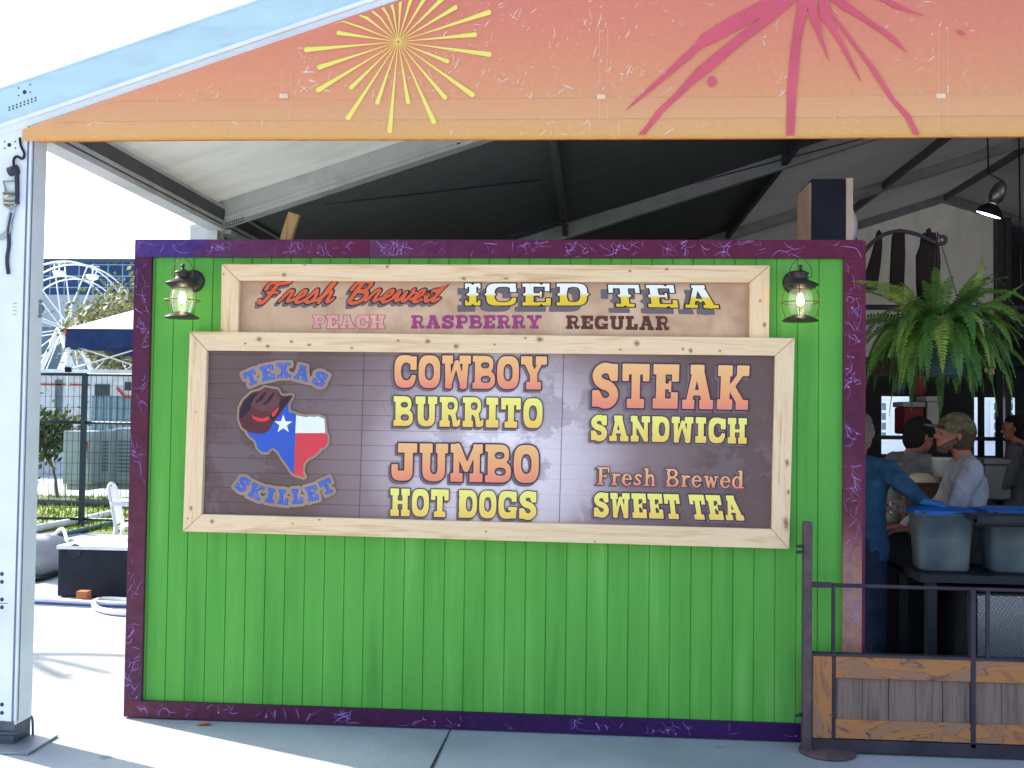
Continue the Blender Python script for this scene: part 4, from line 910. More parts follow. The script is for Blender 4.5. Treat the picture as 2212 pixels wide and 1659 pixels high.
# ratchet strap hanging on the post
strap = thing('ratchet_strap', at(18, 420, -.5), 'ratchet tie strap with steel buckle hanging on the white tent post', 'strap')
s_ = lambda x, y, Y=-.50: at(x / 3.04, y / 3.04, Y)
mb = MB(); mb.tube(chaikin([s_(130, 905), s_(135, 960), s_(165, 1010), s_(150, 1050), s_(110, 1020), s_(85, 1050), s_(95, 1110), s_(120, 1140)], 2), .006, 8); mb.build('cord', mat('black_cord', (.02, .02, .025), .6), strap)
mb = MB(); blk = mat('ratchet_black', (.045, .05, .07), .5)
mb.tube([s_(60, 1130), s_(120, 1110)], .022, 10); mb.bar(s_(110, 1140), s_(115, 1340), .012, .02, (0, 1, 0)); mb.build('release_handle', blk, strap)
mb = MB()
mb.tube([s_(22, 1190), s_(40, 1265), s_(105, 1265), s_(108, 1190)], .006, 6, cyc=True); mb.tube([s_(25, 1265), s_(30, 1350), s_(70, 1370), s_(105, 1345), s_(105, 1265)], .007, 6); mb.tube([s_(30, 1300), s_(108, 1298)], .018, 10); mb.tube([s_(35, 1335), s_(105, 1330)], .010, 8)
mb.build('ratchet_buckle', mat('buckle_steel', (.35, .34, .30), .35, metal=.8), strap)
mb = MB(); pts = chaikin([s_(85, 1350), s_(75, 1400), s_(55, 1460), s_(62, 1510), s_(20, 1555), s_(-30, 1565)], 2)
for a_, b_ in zip(pts[:-1], pts[1:]): mb.bar(a_, b_, .002, .026, (1, 0, .3))
mb.build('webbing', mat('webbing_grey', (.42, .44, .46), .7), strap)
mb = MB(); pts = chaikin([at(26, 460, -.495), at(18, 500, -.495), at(20, 530, -.495), at(14, 560, -.495), at(18, 592, -.495)], 2); mb.tube(pts, .009, 6); mb.build('loose_end', blk, strap)

# ================================================================== PRINTED BANNER across the gable
YB = -.525
def banner_mat():
    m, n, l, b = nodes('banner_vinyl')
    tc = n.new('ShaderNodeTexCoord'); sp = n.new('ShaderNodeSeparateXYZ'); l.new(tc.outputs['UV'], sp.inputs[0])
    nz = n.new('ShaderNodeTexNoise'); nz.inputs['Scale'].default_value = 2.2; nz.inputs['Detail'].default_value = 8; l.new(tc.outputs['Object'], nz.inputs['Vector'])
    ma = n.new('ShaderNodeMath'); ma.operation = 'MULTIPLY_ADD'; ma.inputs[1].default_value = .07; ma.inputs[2].default_value = -.035; l.new(nz.outputs['Fac'], ma.inputs[0])
    ad = n.new('ShaderNodeMath'); l.new(ma.outputs[0], ad.inputs[0]); l.new(sp.outputs['Y'], ad.inputs[1])
    cr = ramp(n, l, ad.outputs[0], [(0, (.88, .47, .16)), (.10, (.86, .44, .21)), (.30, (.88, .36, .19)), (.58, (.86, .29, .18)), (.95, (.82, .235, .18))])
    n2 = n.new('ShaderNodeTexNoise'); n2.inputs['Scale'].default_value = 40; n2.inputs['Detail'].default_value = 4; l.new(tc.outputs['Object'], n2.inputs['Vector'])
    r2 = ramp(n, l, n2.outputs['Fac'], [(.3, (.97, .97, .97)), (.7, (1.03, 1.03, 1.03))])
    mx = n.new('ShaderNodeMixRGB'); mx.blend_type = 'MULTIPLY'; mx.inputs[0].default_value = 1; l.new(cr.outputs[0], mx.inputs[1]); l.new(r2.outputs[0], mx.inputs[2])
    l.new(mx.outputs[0], b.inputs['Base Color']); b.inputs['Roughness'].default_value = .45
    tl = n.new('ShaderNodeBsdfTranslucent'); l.new(mx.outputs[0], tl.inputs[0]); ms = n.new('ShaderNodeMixShader'); ms.inputs[0].default_value = .22
    l.new(b.outputs[0], ms.inputs[1]); l.new(tl.outputs[0], ms.inputs[2]); l.new(ms.outputs[0], n['Material Output'].inputs[0])
    bp = n.new('ShaderNodeBump'); bp.inputs['Strength'].default_value = .25; bp.inputs['Distance'].default_value = .02
    l.new(nz.outputs['Fac'], bp.inputs['Height']); l.new(bp.outputs[0], b.inputs['Normal'])
    return m
ban = thing('gable_banner', at(1100, 295, YB), 'faded orange printed gable banner with yellow starburst and pink firework, hung across the tent front', 'banner')
bm_ = MB(); bl_ = at(45, 303, YB); brr = at(2212, 293, YB); zb = lambda x: bl_.z + (brr.z - bl_.z) * (x - bl_.x) / (brr.x - bl_.x)
X1 = 10.5
def bs(u, v):
    x = bl_.x + (X1 - bl_.x) * (u ** 1.3)
    zt = min(roofz(x) - .232, 5.9); z = zb(x) + (zt - zb(x)) * v
    crumple = .006 * math.exp(-((x - bl_.x) / .25) ** 2) * math.sin(26 * (x - bl_.x) + 18 * (z - bl_.z))
    return Vector((x, YB + .006 * math.sin(x * 2.1 + z) - .004 * math.sin(3.3 * x) * (1 - v) + crumple, z))
nu, nv = 150, 24
vs = [bs(i / nu, j / nv) for j in range(nv + 1) for i in range(nu + 1)]
uv = [((p.x - bl_.x) / 10, (p.z - zb(p.x)) / .80) for p in vs]
bm_.add(vs, [(j*(nu+1)+i, j*(nu+1)+i+1, (j+1)*(nu+1)+i+1, (j+1)*(nu+1)+i) for j in range(nv) for i in range(nu)], uv, True)
# white crease scuffs in the print
bm_.m = 1; rnd = random.Random(21)
def by(x, z): return YB + .006 * math.sin(x * 2.1 + z) - .004 * math.sin(3.3 * x) * (1 - (z - zb(x)) / max(.05, roofz(x) - .21 - zb(x)))
flecks = []
for k in range(95):
    c0_ = rnd.choice([rnd.uniform(-.2, 4.6), rnd.gauss(2.2, .5)]); z0_ = rnd.uniform(.02, .85); sp_ = rnd.uniform(.015, .07)
    flecks += [(c0_ + rnd.gauss(0, sp_ * 1.3), z0_ + rnd.gauss(0, sp_)) for _ in range(rnd.randint(4, 13))]
for k, (cx_, cz_) in enumerate(flecks):
    cz_ = zb(cx_) + max(.012, cz_)
    if cz_ > roofz(cx_) - .3 or cx_ < bl_.x + .08: continue
    ang = rnd.choice([rnd.uniform(-.6, .6), rnd.uniform(0, 3.14), rnd.uniform(.9, 1.4)]); L = rnd.choice([.005, .007, .009, .012, .018, .03, .05]) * rnd.uniform(.6, 1.3); w0 = rnd.choice([.0005, .0006, .0008, .0012]); pts = []
    q = Vector((cx_, 0, cz_))
    for i in range(5):
        pts.append(q.copy()); ang += rnd.gauss(0, .22); q = q + Vector((math.cos(ang), 0, math.sin(ang))) * L / 4
    if any(p.z > roofz(p.x) - .25 or p.z < zb(p.x) + .005 for p in pts): continue
    vs = []
    for i, p in enumerate(pts):
        d = (pts[min(i+1, 4)] - pts[max(i-1, 0)]).normalized(); s = Vector((-d.z, 0, d.x)) * w0 * (.3 + math.sin(math.pi * (i + .4) / 5))
        y = by(p.x, p.z) - .002; vs += [Vector((p.x, y, p.z)) + s, Vector((p.x, y, p.z)) - s]
    bm_.add(vs, [(2*i+1, 2*i+3, 2*i+2, 2*i) for i in range(4)])
bm_.build('banner_sheet', [banner_mat(), mat('scuff_white', (.92, .80, .72), .6)], ban)
# double layer foot pocket, band painted as a beam's shade, weld seams and patches
mb = MB()
def foot_strip(o0, o1, off, x0=-.25, x1=6.5, n=60):
    vs = []; 
    for i in range(n + 1):
        x = x0 + (x1 - x0) * i / n
        for o in (min(o0, max(.004, roofz(x) - .25 - zb(x))), min(o1, max(.005, roofz(x) - .249 - zb(x)))): vs.append(Vector((x, by(x, zb(x) + o) - off, zb(x) + o)))
    return vs, [(2*i, 2*i+2, 2*i+3, 2*i+1) for i in range(n)]
v_, f_ = foot_strip(-.011, .0, .006); mb.add(v_, f_, [((p.x+1)/10, .0) for p in v_]); mb.m = 1
v_, f_ = foot_strip(-.0115, -.006, .0075); mb.add(v_, f_)
mb.build('hem_edge', [mat('hem_orange', (.86, .36, .04), .45, var=.15, scale=12), mat('hem_red', (.45, .13, .05), .5, var=.3, scale=15)], ban)
mb = MB(); v_, f_ = foot_strip(.086, .178, .0022, x0=-.16); mb.add(v_, f_, [((p.x+.33)/10, ((p.z - zb(p.x)) / .80)) for p in v_])
bandm = grad_mat('shade_band', [(.1, (.73, .37, .17)), (.25, (.72, .31, .165))], noise=.05, nscale=3); mb.build('shade_band', bandm, ban)  # darker strip paints the shade of a beam behind the sheet
mb = MB(); 
for px in (618, 1303, 2035):
    for o in (-9, 9):
        A, Bq = at(px + o, 295, YB), at(px + o + 1, 60 if px > 1000 else 160, YB)
        mb.m = 0
        N = 10
        vs = []
        for i in range(N + 1):
            p = A.lerp(Bq, i / N); y = by(p.x, p.z) - .003
            vs += [(p.x - .001, y, p.z), (p.x + .001, y, p.z)]
        mb.add(vs, [(2*i, 2*i+1, 2*i+3, 2*i+2) for i in range(N)])
    c_ = at(px - 4, 209, YB); y = by(c_.x, c_.z) - .005; mb.m = 1
    mb.quad((c_.x - .02, y, c_.z - .011), (c_.x + .02, y, c_.z - .011), (c_.x + .019, y, c_.z + .011), (c_.x - .02, y, c_.z + .012))
mb.build('weld_seam', [mat('seam_pale', (.82, .48, .36), .5), mat('seam_patch', (.84, .58, .40), .5)], ban)
# yellow starburst
mb = MB(); rays = [(1200, 60), (1115, 193), (1202, 310), (950, 350), (1102, 550), (938, 565), (873, 712), (720, 592), (612, 765), (540, 596), (366, 690), (386, 508), (190, 525), (198, 390), (120, 287), (312, 187), (250, 78), (428, 60), (470, -25), (548, -60), (615, -90), (680, -80), (750, -60), (830, -40), (920, -15), (1000, 33)]
cx, cy = 662, 237; k_ = 0
for (ex, ey) in rays:
    dx, dy = ex - cx, ey - cy; L = math.hypot(dx, dy); ux, uy = dx / L, dy / L; nx, ny = -uy, ux; we = 8.5 + 7 * L / 560; pts = []
    f = lambda s, w: Z2(cx + ux * s + nx * w, cy + uy * s + ny * w)
    out = [f(L * t, 1.2 + (we - 1.2) * t ** 1.5) for t in (.02, .25, .5, .75, .92)]
    cap = [f(L * .92 + we * (1 + math.sin(a)) * .95 , we * math.cos(a)) for a in (-.7, -.2, .4, .9, 1.57, 2.24, 2.74, 3.34, 3.84)][1:-1]
    low = [f(L * t, -(1.2 + (we - 1.2) * t ** 1.5)) for t in (.92, .75, .5, .25, .02)]
    P = [at(*p, YB) for p in out + cap + low]
    P = [p for p in P]; k_ += 1
    # cut where the beam covers the print
    ok_ = all(p.z < roofz(p.x) - .245 for p in P)
    if not ok_: P = [Vector((p.x, p.y, min(p.z, roofz(p.x) - .242))) for p in P]
    mb.add([Vector((p.x, by(p.x, p.z) - .0045 - k_ * .00008, p.z)) for p in P], [tuple(range(len(P)))[::-1]])
mb.build('starburst', grad_mat('print_starburst', [(0, (.88, .74, .16)), (1, (.88, .74, .16))], noise=.01), ban, fixn=True)
# pink firework
mb = MB()
pk = [
 [(760,-20),(690,0),(480,110),(320,210),(290,260),(140,400),(0,530),(-75,600),(-130,660),(-60,605),(0,558),(180,410),(330,280),(440,230),(760,60),(890,-20)],
 [(830,-20),(740,60),(560,190),(470,260),(300,400),(160,560),(60,650),(0,740),(-45,790),(0,788),(10,768),(110,650),(260,510),(400,400),(560,260),(760,110),(900,-10)],
 [(895,-20),(872,130),(846,300),(826,550),(822,792),(868,792),(880,550),(905,250),(935,100),(955,-20)],
 [(945,-20),(950,100),(1000,200),(1040,290),(1080,392),(1050,280),(1026,200),(1018,110),(985,0)],
 [(1000,-20),(1020,110),(1070,170),(1130,260),(1200,390),(1276,518),(1220,390),(1160,260),(1120,190),(1085,100),(1045,-20)],
 [(1040,-20),(1085,100),(1190,240),(1300,390),(1420,580),(1520,700),(1565,792),(1598,792),(1540,670),(1450,580),(1340,400),(1220,250),(1090,80),(1060,-20)],
 [(1050,-20),(1150,60),(1260,120),(1400,215),(1548,332),(1440,210),(1280,100),(1130,-20)],
 [(1320,-20),(1450,50),(1655,108),(1560,70),(1375,-20)],
 [(388+28*math.cos(t*.6), 477+33*math.sin(t*.6)) for t in range(10)], [(1838+24*math.cos(t*.6), 195+14*math.sin(t*.6)+.3*24*math.cos(t*.6)) for t in range(10)]]
P3 = [[at(*Z3(*p), YB) for p in poly] for poly in pk]; al = [p for q in P3 for p in q]
xs = np.linspace(min(p.x for p in al) - .02, max(p.x for p in al) + .02, 420); zs = np.linspace(min(p.z for p in al) - .02, max(p.z for p in al) + .02, 190)
XX, ZZ = np.meshgrid(xs, zs); FF = np.full(XX.shape, 1e3)
for q in P3: FF = np.minimum(FF, sd_poly([(p.x, p.z) for p in q], XX, ZZ))
fill(mb, contour(FF, xs, zs, .0), lambda x, z: Vector((x, by(x, z) - .0065, z)), lambda x, z: (x, z))
mb.build('firework', mat('print_pink', (.63, .10, .14), .45, var=.12, scale=5), ban)

# ================================================================== FRONT BARRIER on the right
rust = mat('barrier_iron', (.11, .075, .085), .6, metal=.2, var=.3, scale=14, dirt=(.17, .10, .09), dscale=6)
iron = mat('barrier_dark_iron', (.055, .045, .06), .55, metal=.3, var=.3)
YF = -.13
def fig_mat(name, axis):
    m, n, l, b = nodes(name)
    tc = n.new('ShaderNodeTexCoord'); mp = n.new('ShaderNodeMapping'); s = [13, 13, 13]; s[axis] = 4.2; mp.inputs['Scale'].default_value = s; l.new(tc.outputs['Object'], mp.inputs[0])
    oi = n.new('ShaderNodeObjectInfo'); vm = n.new('ShaderNodeVectorMath'); vm.operation = 'ADD'; l.new(mp.outputs[0], vm.inputs[0]); l.new(oi.outputs['Random'], vm.inputs[1])
    nz = n.new('ShaderNodeTexNoise'); nz.inputs['Scale'].default_value = .55; nz.inputs['Detail'].default_value = 5; nz.inputs['Distortion'].default_value = 2.2; l.new(vm.outputs[0], nz.inputs['Vector'])
    cr = ramp(n, l, nz.outputs['Fac'], [(.30, (.24, .12, .08)), (.42, (.47, .195, .07)), (.515, (.42, .185, .08)), (.528, (.11, .06, .06)), (.541, (.38, .18, .09)), (.7, (.29, .17, .13))])
    l.new(cr.outputs[0], b.inputs['Base Color']); b.inputs['Roughness'].default_value = .65
    MATS[name] = m; return m
fig_x = fig_mat('figured_wood_rail', 0); fig_z = fig_mat('figured_wood_stile', 2)
plank = wood_mat('weathered_plank', (.25, .175, .14), (.19, .13, .11), (.09, .065, .06), 2, scale=7)
fe = thing('barrier', at(1790, 1610, YF), 'low rustic barrier of framed wood panels and dark iron rails beside the green wall', 'barrier')
def F(x, y): return at(*ZF(x, y), YF)
fl = 0.0
p0, p1 = F(302, 16), F(357, 16); zt = p0.z
mb = MB(); mb.box((p0.x, YF - .03, .012), (p1.x, YF + .03, zt)); post2 = mb.build('post', rust, fe, bevel=.004)
mb = MB(); cb = gr(*ZF(440, 1525)); cb.y = max(cb.y, YF - .02); mb.lathe([(.001, 0), (.128, 0), (.132, .006), (.128, .014), (.03, .02), (.001, .02)], (cb.x, YF - .005, 0.001), 36); mb.build('base_disc', rust, post2)
for yy in (180, 218):
    mb = MB(); a_ = F(258, yy); mb.box((a_.x, YF - .015, a_.z - .006), (p0.x, YF + .012, a_.z + .006)); mb.build('hinge_tab', iron, post2)
mb = MB(); a_ = F(252, 1310); mb.tube([(a_.x, YF, a_.z), (p0.x, YF, a_.z + .008)], .008, 8); mb.build('hinge_tab', iron, post2)
XEnd = 6.2
zr = F(430, 437).z; zr2 = F(1000, 455).z
mb = MB(); mb.box((p1.x, YF - .012, zr - .012), (F(490, 437).x, YF + .012, zr + .012)); mb.build('sleeve', iron, fe)
mb = MB(); mb.tube([(F(485, 440).x, YF, zr), (XEnd, YF, zr - .01)], .0095, 8); mb.build('top_rail', iron, fe)
ztop = F(420, 905).z; zbot = .05
xA, xB, xC = F(360, 900).x, F(490, 900).x, F(515, 900).x
mb = MB(); mb.box((xA, YF - .018, .07), (xB, YF + .018, ztop)); mb.build('stile', fig_z, fe, bevel=.003)
mb = MB(); mb.box((xB + .002, YF - .014, zbot), (xC - .002, YF + .014, zr)); mb.build('upright', iron, fe)
xs_ = [xC, F(1412, 900).x]; span = xs_[1] - xs_[0]; xw = F(1440, 900).x - F(1410, 900).x
xx = xC
for k in range(3):
    xe_ = xx + span
    mb = MB(); mb.box((xx, YF - .018, ztop - .10), (xe_, YF + .018, ztop)); mb.build('panel_rail', fig_x, fe, bevel=.003)
    mb = MB(); mb.box((xx, YF - .018, .072), (xe_, YF + .018, .16)); mb.build('panel_rail', fig_x, fe, bevel=.003)
    n = 5
    for i in range(n):
        w = span / n; mb = MB(); mb.box((xx + i*w + .0015, YF - .004 + .002 * (i % 2), .16), (xx + (i+1)*w - .0015, YF + .012, ztop - .10)); mb.build('plank', plank, fe)
    mb = MB(); mb.box((xe_, YF - .02, zbot), (xe_ + xw, YF + .02, zr)); mb.build('upright', iron, fe)
    mb = MB(); mb.box((xe_ + xw * 3.6, YF - .006, ztop), (xe_ + xw * 4.4, YF + .006, zr)); mb.build('baluster', iron, fe)
    xx = xe_ + xw
mb = MB(); mb.box((p1.x, YF - .02, .012), (XEnd, YF + .02, .068)); mb.build('bottom_channel', iron, fe)
mb = MB(); mb.box((p1.x, YF - .022, ztop + .001), (XEnd, YF + .022, ztop + .012)); mb.build('panel_cap', iron, fe)

# ================================================================== ABOVE THE WALL
pine = wood_mat('pine_stick', (.55, .36, .18), (.46, .28, .13), (.3, .17, .08), 2)
mb = MB(); a_, b_ = at(616, 525, .35), at(636, 462, .35); mb.bar(a_ + (a_ - b_) * 4, b_, .06, .035, (0, -1, 0)); tag(mb.build('timber_prop', pine), 'pale timber stick propped up behind the purple wall top under the tent beam', 'timber')
# loudspeaker seen from its side
spk = thing('loudspeaker', at(1795, 516, .35), 'black box loudspeaker with pale front standing on the purple wall top', 'loudspeaker')
c0, c1 = at(1748, 512, .35), at(1822, 391, .35); z0 = PH + .002; zt = c1.z
mb = MB(); mb.box((c0.x, .30, z0), (c1.x, .60, zt)); mb.box((c0.x + .02, .60, z0 + .02), (c1.x - .02, .64, zt - .02)); mb.build('cabinet', mat('speaker_black', (.012, .016, .03), .6), spk)
mb = MB(); mb.box((c1.x + .001, .292, z0), (c1.x + .035, .60, zt + .003)); bf = mb.build('baffle', mat('speaker_pale', (.55, .45, .38), .6), spk)
mb = MB(); mb.box((c0.x - .012, .30, z0), (c0.x - .001, .60, zt - .02)); mb.build('back_panel', mat('speaker_back', (.30, .22, .16), .7), spk)
mb = MB(); mb.lathe([(.11, 0), (.11, .012), (.095, .03), (.07, .045), (.03, .05), (.002, .05)], (c1.x + .0355, .45, z0 + .14), 24, axis=(1, 0, 0)); mb.build('cone', mat('speaker_cone', (.6, .6, .65), .35, metal=.3), spk)
mb = MB(); mb.box((c1.x + .0355, .38, zt - .12), (c1.x + .05, .5, zt - .03)); mb.build('horn', mat('speaker_pale2', (.5, .42, .36), .5), spk)

# ================================================================== FERN IN HANGING POT
rnd = random.Random(5)
YN = .36
fern = thing('hanging_fern', at(2020, 800, YN), 'big green fern spilling from a grey pot hung beside the purple frame', 'fern')
fc = at(2025, 692, YN)
def frond_mat(name, c):
    m, n, l, b = nodes(name)
    oi = n.new('ShaderNodeTexCoord'); nz = n.new('ShaderNodeTexNoise'); nz.inputs['Scale'].default_value = 7; nz.inputs['Detail'].default_value = 3; l.new(oi.outputs['Object'], nz.inputs['Vector'])
    cr = ramp(n, l, nz.outputs['Fac'], [(.3, tuple(v * .5 for v in c)), (.55, c), (.75, (c[0] * 1.7, c[1] * 1.3, c[2] * .9))]); l.new(cr.outputs[0], b.inputs['Base Color']); b.inputs['Roughness'].default_value = .5
    tl = n.new('ShaderNodeBsdfTranslucent'); l.new(cr.outputs[0], tl.inputs[0]); ms = n.new('ShaderNodeMixShader'); ms.inputs[0].default_value = .3
    l.new(b.outputs[0], ms.inputs[1]); l.new(tl.outputs[0], ms.inputs[2]); l.new(ms.outputs[0], n['Material Output'].inputs[0]); return m
fm = [frond_mat('fern_green', (.13, .27, .05)), frond_mat('fern_deep', (.07, .18, .04)), frond_mat('fern_yellow', (.25, .36, .07))]
def frond(mb, base, az, el, L, droop, rnd, mi, path=None):
    d = Vector((math.cos(az) * math.cos(el), math.sin(az) * math.cos(el), math.sin(el))); p = base.copy(); N = 34; pts = [p.copy()]
    for i in range(N):
        d = (d + Vector((0, 0, -droop / N * (1 + 1.3 * i / N)))).normalized(); p = p + d * L / N; pts.append(p.copy())
    if path:
        q = chaikin(path, 4); ac = [0]
        for a_, b_ in zip(q[:-1], q[1:]): ac.append(ac[-1] + (b_ - a_).length)
        L = ac[-1]; pts = []
        for i in range(N + 1):
            s = L * i / N; k = max(0, min(len(q) - 2, next((j for j in range(len(ac) - 1) if ac[j + 1] >= s - 1e-9), len(q) - 2))); pts.append(q[k].lerp(q[k + 1], (s - ac[k]) / max(1e-9, ac[k + 1] - ac[k])))
    mb.m = mi; mb.tube(pts[::3], .0022, 4, r_end=.0007)
    roll = rnd.uniform(-.6, .6)
    for i in range(3, N + 1):
        t = i / N; a_ = pts[i]; dd = (pts[i] - pts[i-1]).normalized()
        sd_ = dd.cross(Vector((0, 0, 1))); 
        if sd_.length < .05: sd_ = Vector((math.sin(az), -math.cos(az), 0))
        sd_.normalize(); nn = sd_.cross(dd)
        sd_ = sd_ * math.cos(roll) + nn * math.sin(roll)
        ll = L * .108 * rnd.uniform(.8, 1.15) * math.sin(math.pi * min(1, .12 + t * .9)) ** .7 * (1.05 - t * .55) + .004
        for s in (-1, 1):
            tip = a_ + sd_ * s * ll + dd * ll * .35 + Vector((0, 0, -ll * .22 + rnd.uniform(-.004, .004))); w = dd * (L / N * .46)
            mid = a_.lerp(tip, .5) + nn * .003
            mb.add([a_ - w * .6, mid - w, tip, mid + w, a_ + w * .6], [(0, 1, 2, 3, 4)])
for k in range(97):
    az = rnd.uniform(0, 6.28); sel = rnd.random()
    if sel < .36: el = rnd.uniform(.7, 1.3); L = rnd.uniform(.30, .48); dr = rnd.uniform(.6, 1.6)
    elif sel < .65: el = rnd.uniform(.15, .9); L = rnd.uniform(.40, .58); dr = rnd.uniform(1.2, 2.6)
    else: el = rnd.uniform(-.5, .4); L = rnd.uniform(.3, .5); dr = rnd.uniform(1.0, 2.2)
    b_ = fc + Vector((math.cos(az) * .08, math.sin(az) * .08, rnd.uniform(-.10, .04)))
    mb = MB(); mi = rnd.choices([0, 1, 2], [5, 3, 4])[0]; frond(mb, b_, az, el, L, dr, rnd, mi); mb.build('frond', fm, fern)
# the long frond that crosses the purple frame
for pth, mi in (([(2005, 690, .33), (1960, 640, .2), (1900, 612, .05), (1843, 607, -.06)], 2), ([(2060, 680, .3), (2100, 640, .2), (2118, 600, .15), (2122, 556, .12)], 2), ([(2070, 690, .3), (2130, 660, .2), (2180, 635, .12), (2222, 606, .1)], 0)):
    mb = MB(); frond(mb, fc, 0, 0, .5, 0, rnd, mi, [at(*p) for p in pth]); mb.build('frond', fm, fern)
mb = MB(); rnd2 = random.Random(77)
for k in range(75):
    az = rnd2.uniform(0, 6.28); el = rnd2.uniform(-.6, 1.2); L = rnd2.uniform(.2, .46); b_ = fc + Vector((math.cos(az) * .06, math.sin(az) * .06, rnd2.uniform(-.12, .04)))
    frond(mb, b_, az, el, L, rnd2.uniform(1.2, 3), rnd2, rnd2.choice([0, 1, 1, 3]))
io = mb.build('inner_foliage', fm + [frond_mat('fern_shade', (.04, .10, .03))], fern); io['kind'] = 'stuff'  # darkest green paints in the shade inside the clump
pc = at(2045, 770, YN + .02)
mb = MB(); mb.lathe([(.09, -.1), (.10, -.1), (.125, .03), (.135, .032), (.135, .055), (.12, .055), (.115, .03)], pc, 24); mb.build('pot', mat('pot_grey', (.05, .075, .095), .5), fern)
mb = MB()
ptop = at(2025, 500, YN)
for a_ in (0, 2.1, 4.2): mb.tube([pc + Vector((.13 * math.cos(a_), .13 * math.sin(a_), .05)), ptop], .0025, 5)
mb.build('hanger_wire', iron, fern)
# wrought arch with plank finials behind the fern
arch = thing('rustic_trellis', at(1960, 690, .62), 'dark rough picket boards joined by a curved iron bar behind the fern', 'trellis')
dkw = mat('dark_plank', (.018, .012, .012), .8, var=.3, scale=10)
def picket(poly, nm='picket'):
    mb = MB(); mb.prism([at(*ZK(*p), .62) for p in poly], (0, .03, 0)); mb.build(nm, dkw, arch)
picket([(330, 730), (385, 560), (410, 470), (415, 420), (430, 400), (445, 425), (450, 500), (440, 620), (415, 800), (330, 800)])
picket([(505, 760), (512, 560), (520, 440), (545, 400), (575, 395), (597, 420), (600, 560), (590, 860), (505, 860)])
picket([(680, 760), (678, 570), (705, 500), (712, 430), (728, 418), (742, 450), (748, 395), (762, 388), (775, 420), (800, 420), (805, 470), (825, 520), (832, 620), (810, 880), (690, 880)])
mb = MB(); mb.tube(chaikin([at(*ZK(*p), .60) for p in ((290, 640), (340, 530), (400, 470), (470, 425), (570, 408), (680, 430), (770, 475), (820, 500), (860, 490), (868, 460), (850, 445), (825, 447))], 2), .011, 8); mb.build('arch_bar', iron, arch)
mb = MB(); a_, b_ = at(*ZK(300, 1300), .68), at(*ZK(980, 1300), .68); mb.box((a_.x, .655, a_.z - .05), (b_.x, .70, a_.z + .05)); mb.build('cross_board', mat('brown_board', (.07, .04, .03), .8), arch)
mb = MB(); a_ = at(*ZK(330, 700), .68); mb.box((a_.x - .10, .64, .02), (a_.x - .05, .69, a_.z + .2)); mb.build('standard', dkw, arch)
# ================================================================== PENDANT LAMPS
galv = mat('lamp_steel', (.42, .42, .42), .35, metal=.8)
def pend(px, py, Y, label, s=1.0):
    c = at(px, py, Y); t = thing('pendant_lamp', c, label, 'lamp', 'work lamps under the tent roof')
    tilt = Vector((.35, -.2, 1)).normalized()
    mb = MB(); mb.lathe([(.005, .30*s), (.02*s, .30*s), (.05*s, .26*s), (.065*s, .2*s), (.06*s, .15*s), (.045*s, .12*s), (.03*s, .10*s)], c, 16, axis=tilt); mb.build('socket', galv, t)
    mb = MB(); mb.lathe([(.03*s, .10*s), (.06*s, .085*s), (.10*s, .04*s), (.115*s, 0), (.108*s, 0), (.09*s, .035*s)], c, 20, caps=False, axis=tilt); mb.build('shade', mat('lamp_shade_dark', (.03, .03, .035), .5), t)
    mb = MB(); mb.lathe([(.001, .012*s), (.08*s, .012*s), (.10*s, .004*s)], c, 16, caps=False, axis=tilt); mb.build('bulb', emit_mat('lamp_glow', (.9, .93, 1), 6) if 'lamp_glow' not in MATS else MATS['lamp_glow'], t)
    mb = MB(); mb.tube([c + tilt * .30 * s, c + Vector((.02, .05, .42)), c + Vector((.05, .2, roofz(c.x + .05) - c.z - .06))], .008, 6); mb.build('cord', iron, t)
pend(2135, 465, 5.2, 'steel work lamp glowing white under the roof above the fern', 1.15)
pend(2206, 722, 5.6, 'work lamp glowing at the right edge of the view beside the fern', .9)

# ================================================================== PEOPLE
def tcap(mb, p, r, q, s, seg=14):
    """tapered capsule"""
    p, q = Vector(p), Vector(q); d = q - p; L = d.length
    if L < 1e-5: mb.ball(p, r, seg); return
    prof = [(max(1e-4, r * math.sin(a)), -r * math.cos(a)) for a in (0.0, .4, .8, 1.2, 1.57)] + [(max(1e-4, s * math.cos(a)), L + s * math.sin(a)) for a in (0.0, .4, .8, 1.2, 1.57)]
    mb.lathe(prof, p, seg, axis=d)
folds = bpy.data.textures.new('fold_noise', 'CLOUDS'); folds.noise_scale = .09; folds.noise_depth = 2
frizz = bpy.data.textures.new('hair_noise', 'CLOUDS'); frizz.noise_scale = .018; frizz.noise_depth = 2
def fuse(mb, name, material, parent, vox, smooth=6):
    o = mb.build(name, material, None)
    md = o.modifiers.new('r', 'REMESH'); md.mode = 'VOXEL'; md.voxel_size = vox; md.use_smooth_shade = True
    s = o.modifiers.new('s', 'SMOOTH'); s.iterations = smooth; s.factor = .5
    if name in ('shirt', 'trousers'):
        d = o.modifiers.new('d', 'DISPLACE'); d.texture = folds; d.strength = .034; d.mid_level = .42; d.texture_coords = 'LOCAL'
    if name in ('hair', 'beard'):
        d = o.modifiers.new('d', 'DISPLACE'); d.texture = frizz; d.strength = .014; d.mid_level = .5; d.texture_coords = 'LOCAL'
    dg = bpy.context.evaluated_depsgraph_get(); dg.update()
    me = bpy.data.meshes.new_from_object(o.evaluated_get(dg)); org = ORI[o.name].copy(); nm = o.name
    bpy.data.objects.remove(o)
    me.transform(Matrix.Translation(org - ORI[parent.name])); me.name = name
    me.materials.clear(); me.materials.append(material)
    me.polygons.foreach_set('use_smooth', [True] * len(me.polygons))
    n = bpy.data.objects.new(name, me); col.objects.link(n); n.parent = parent; ORI[n.name] = ORI[parent.name]; return n
skin = mat('skin', (.36, .145, .10), .5, var=.1, scale=15)
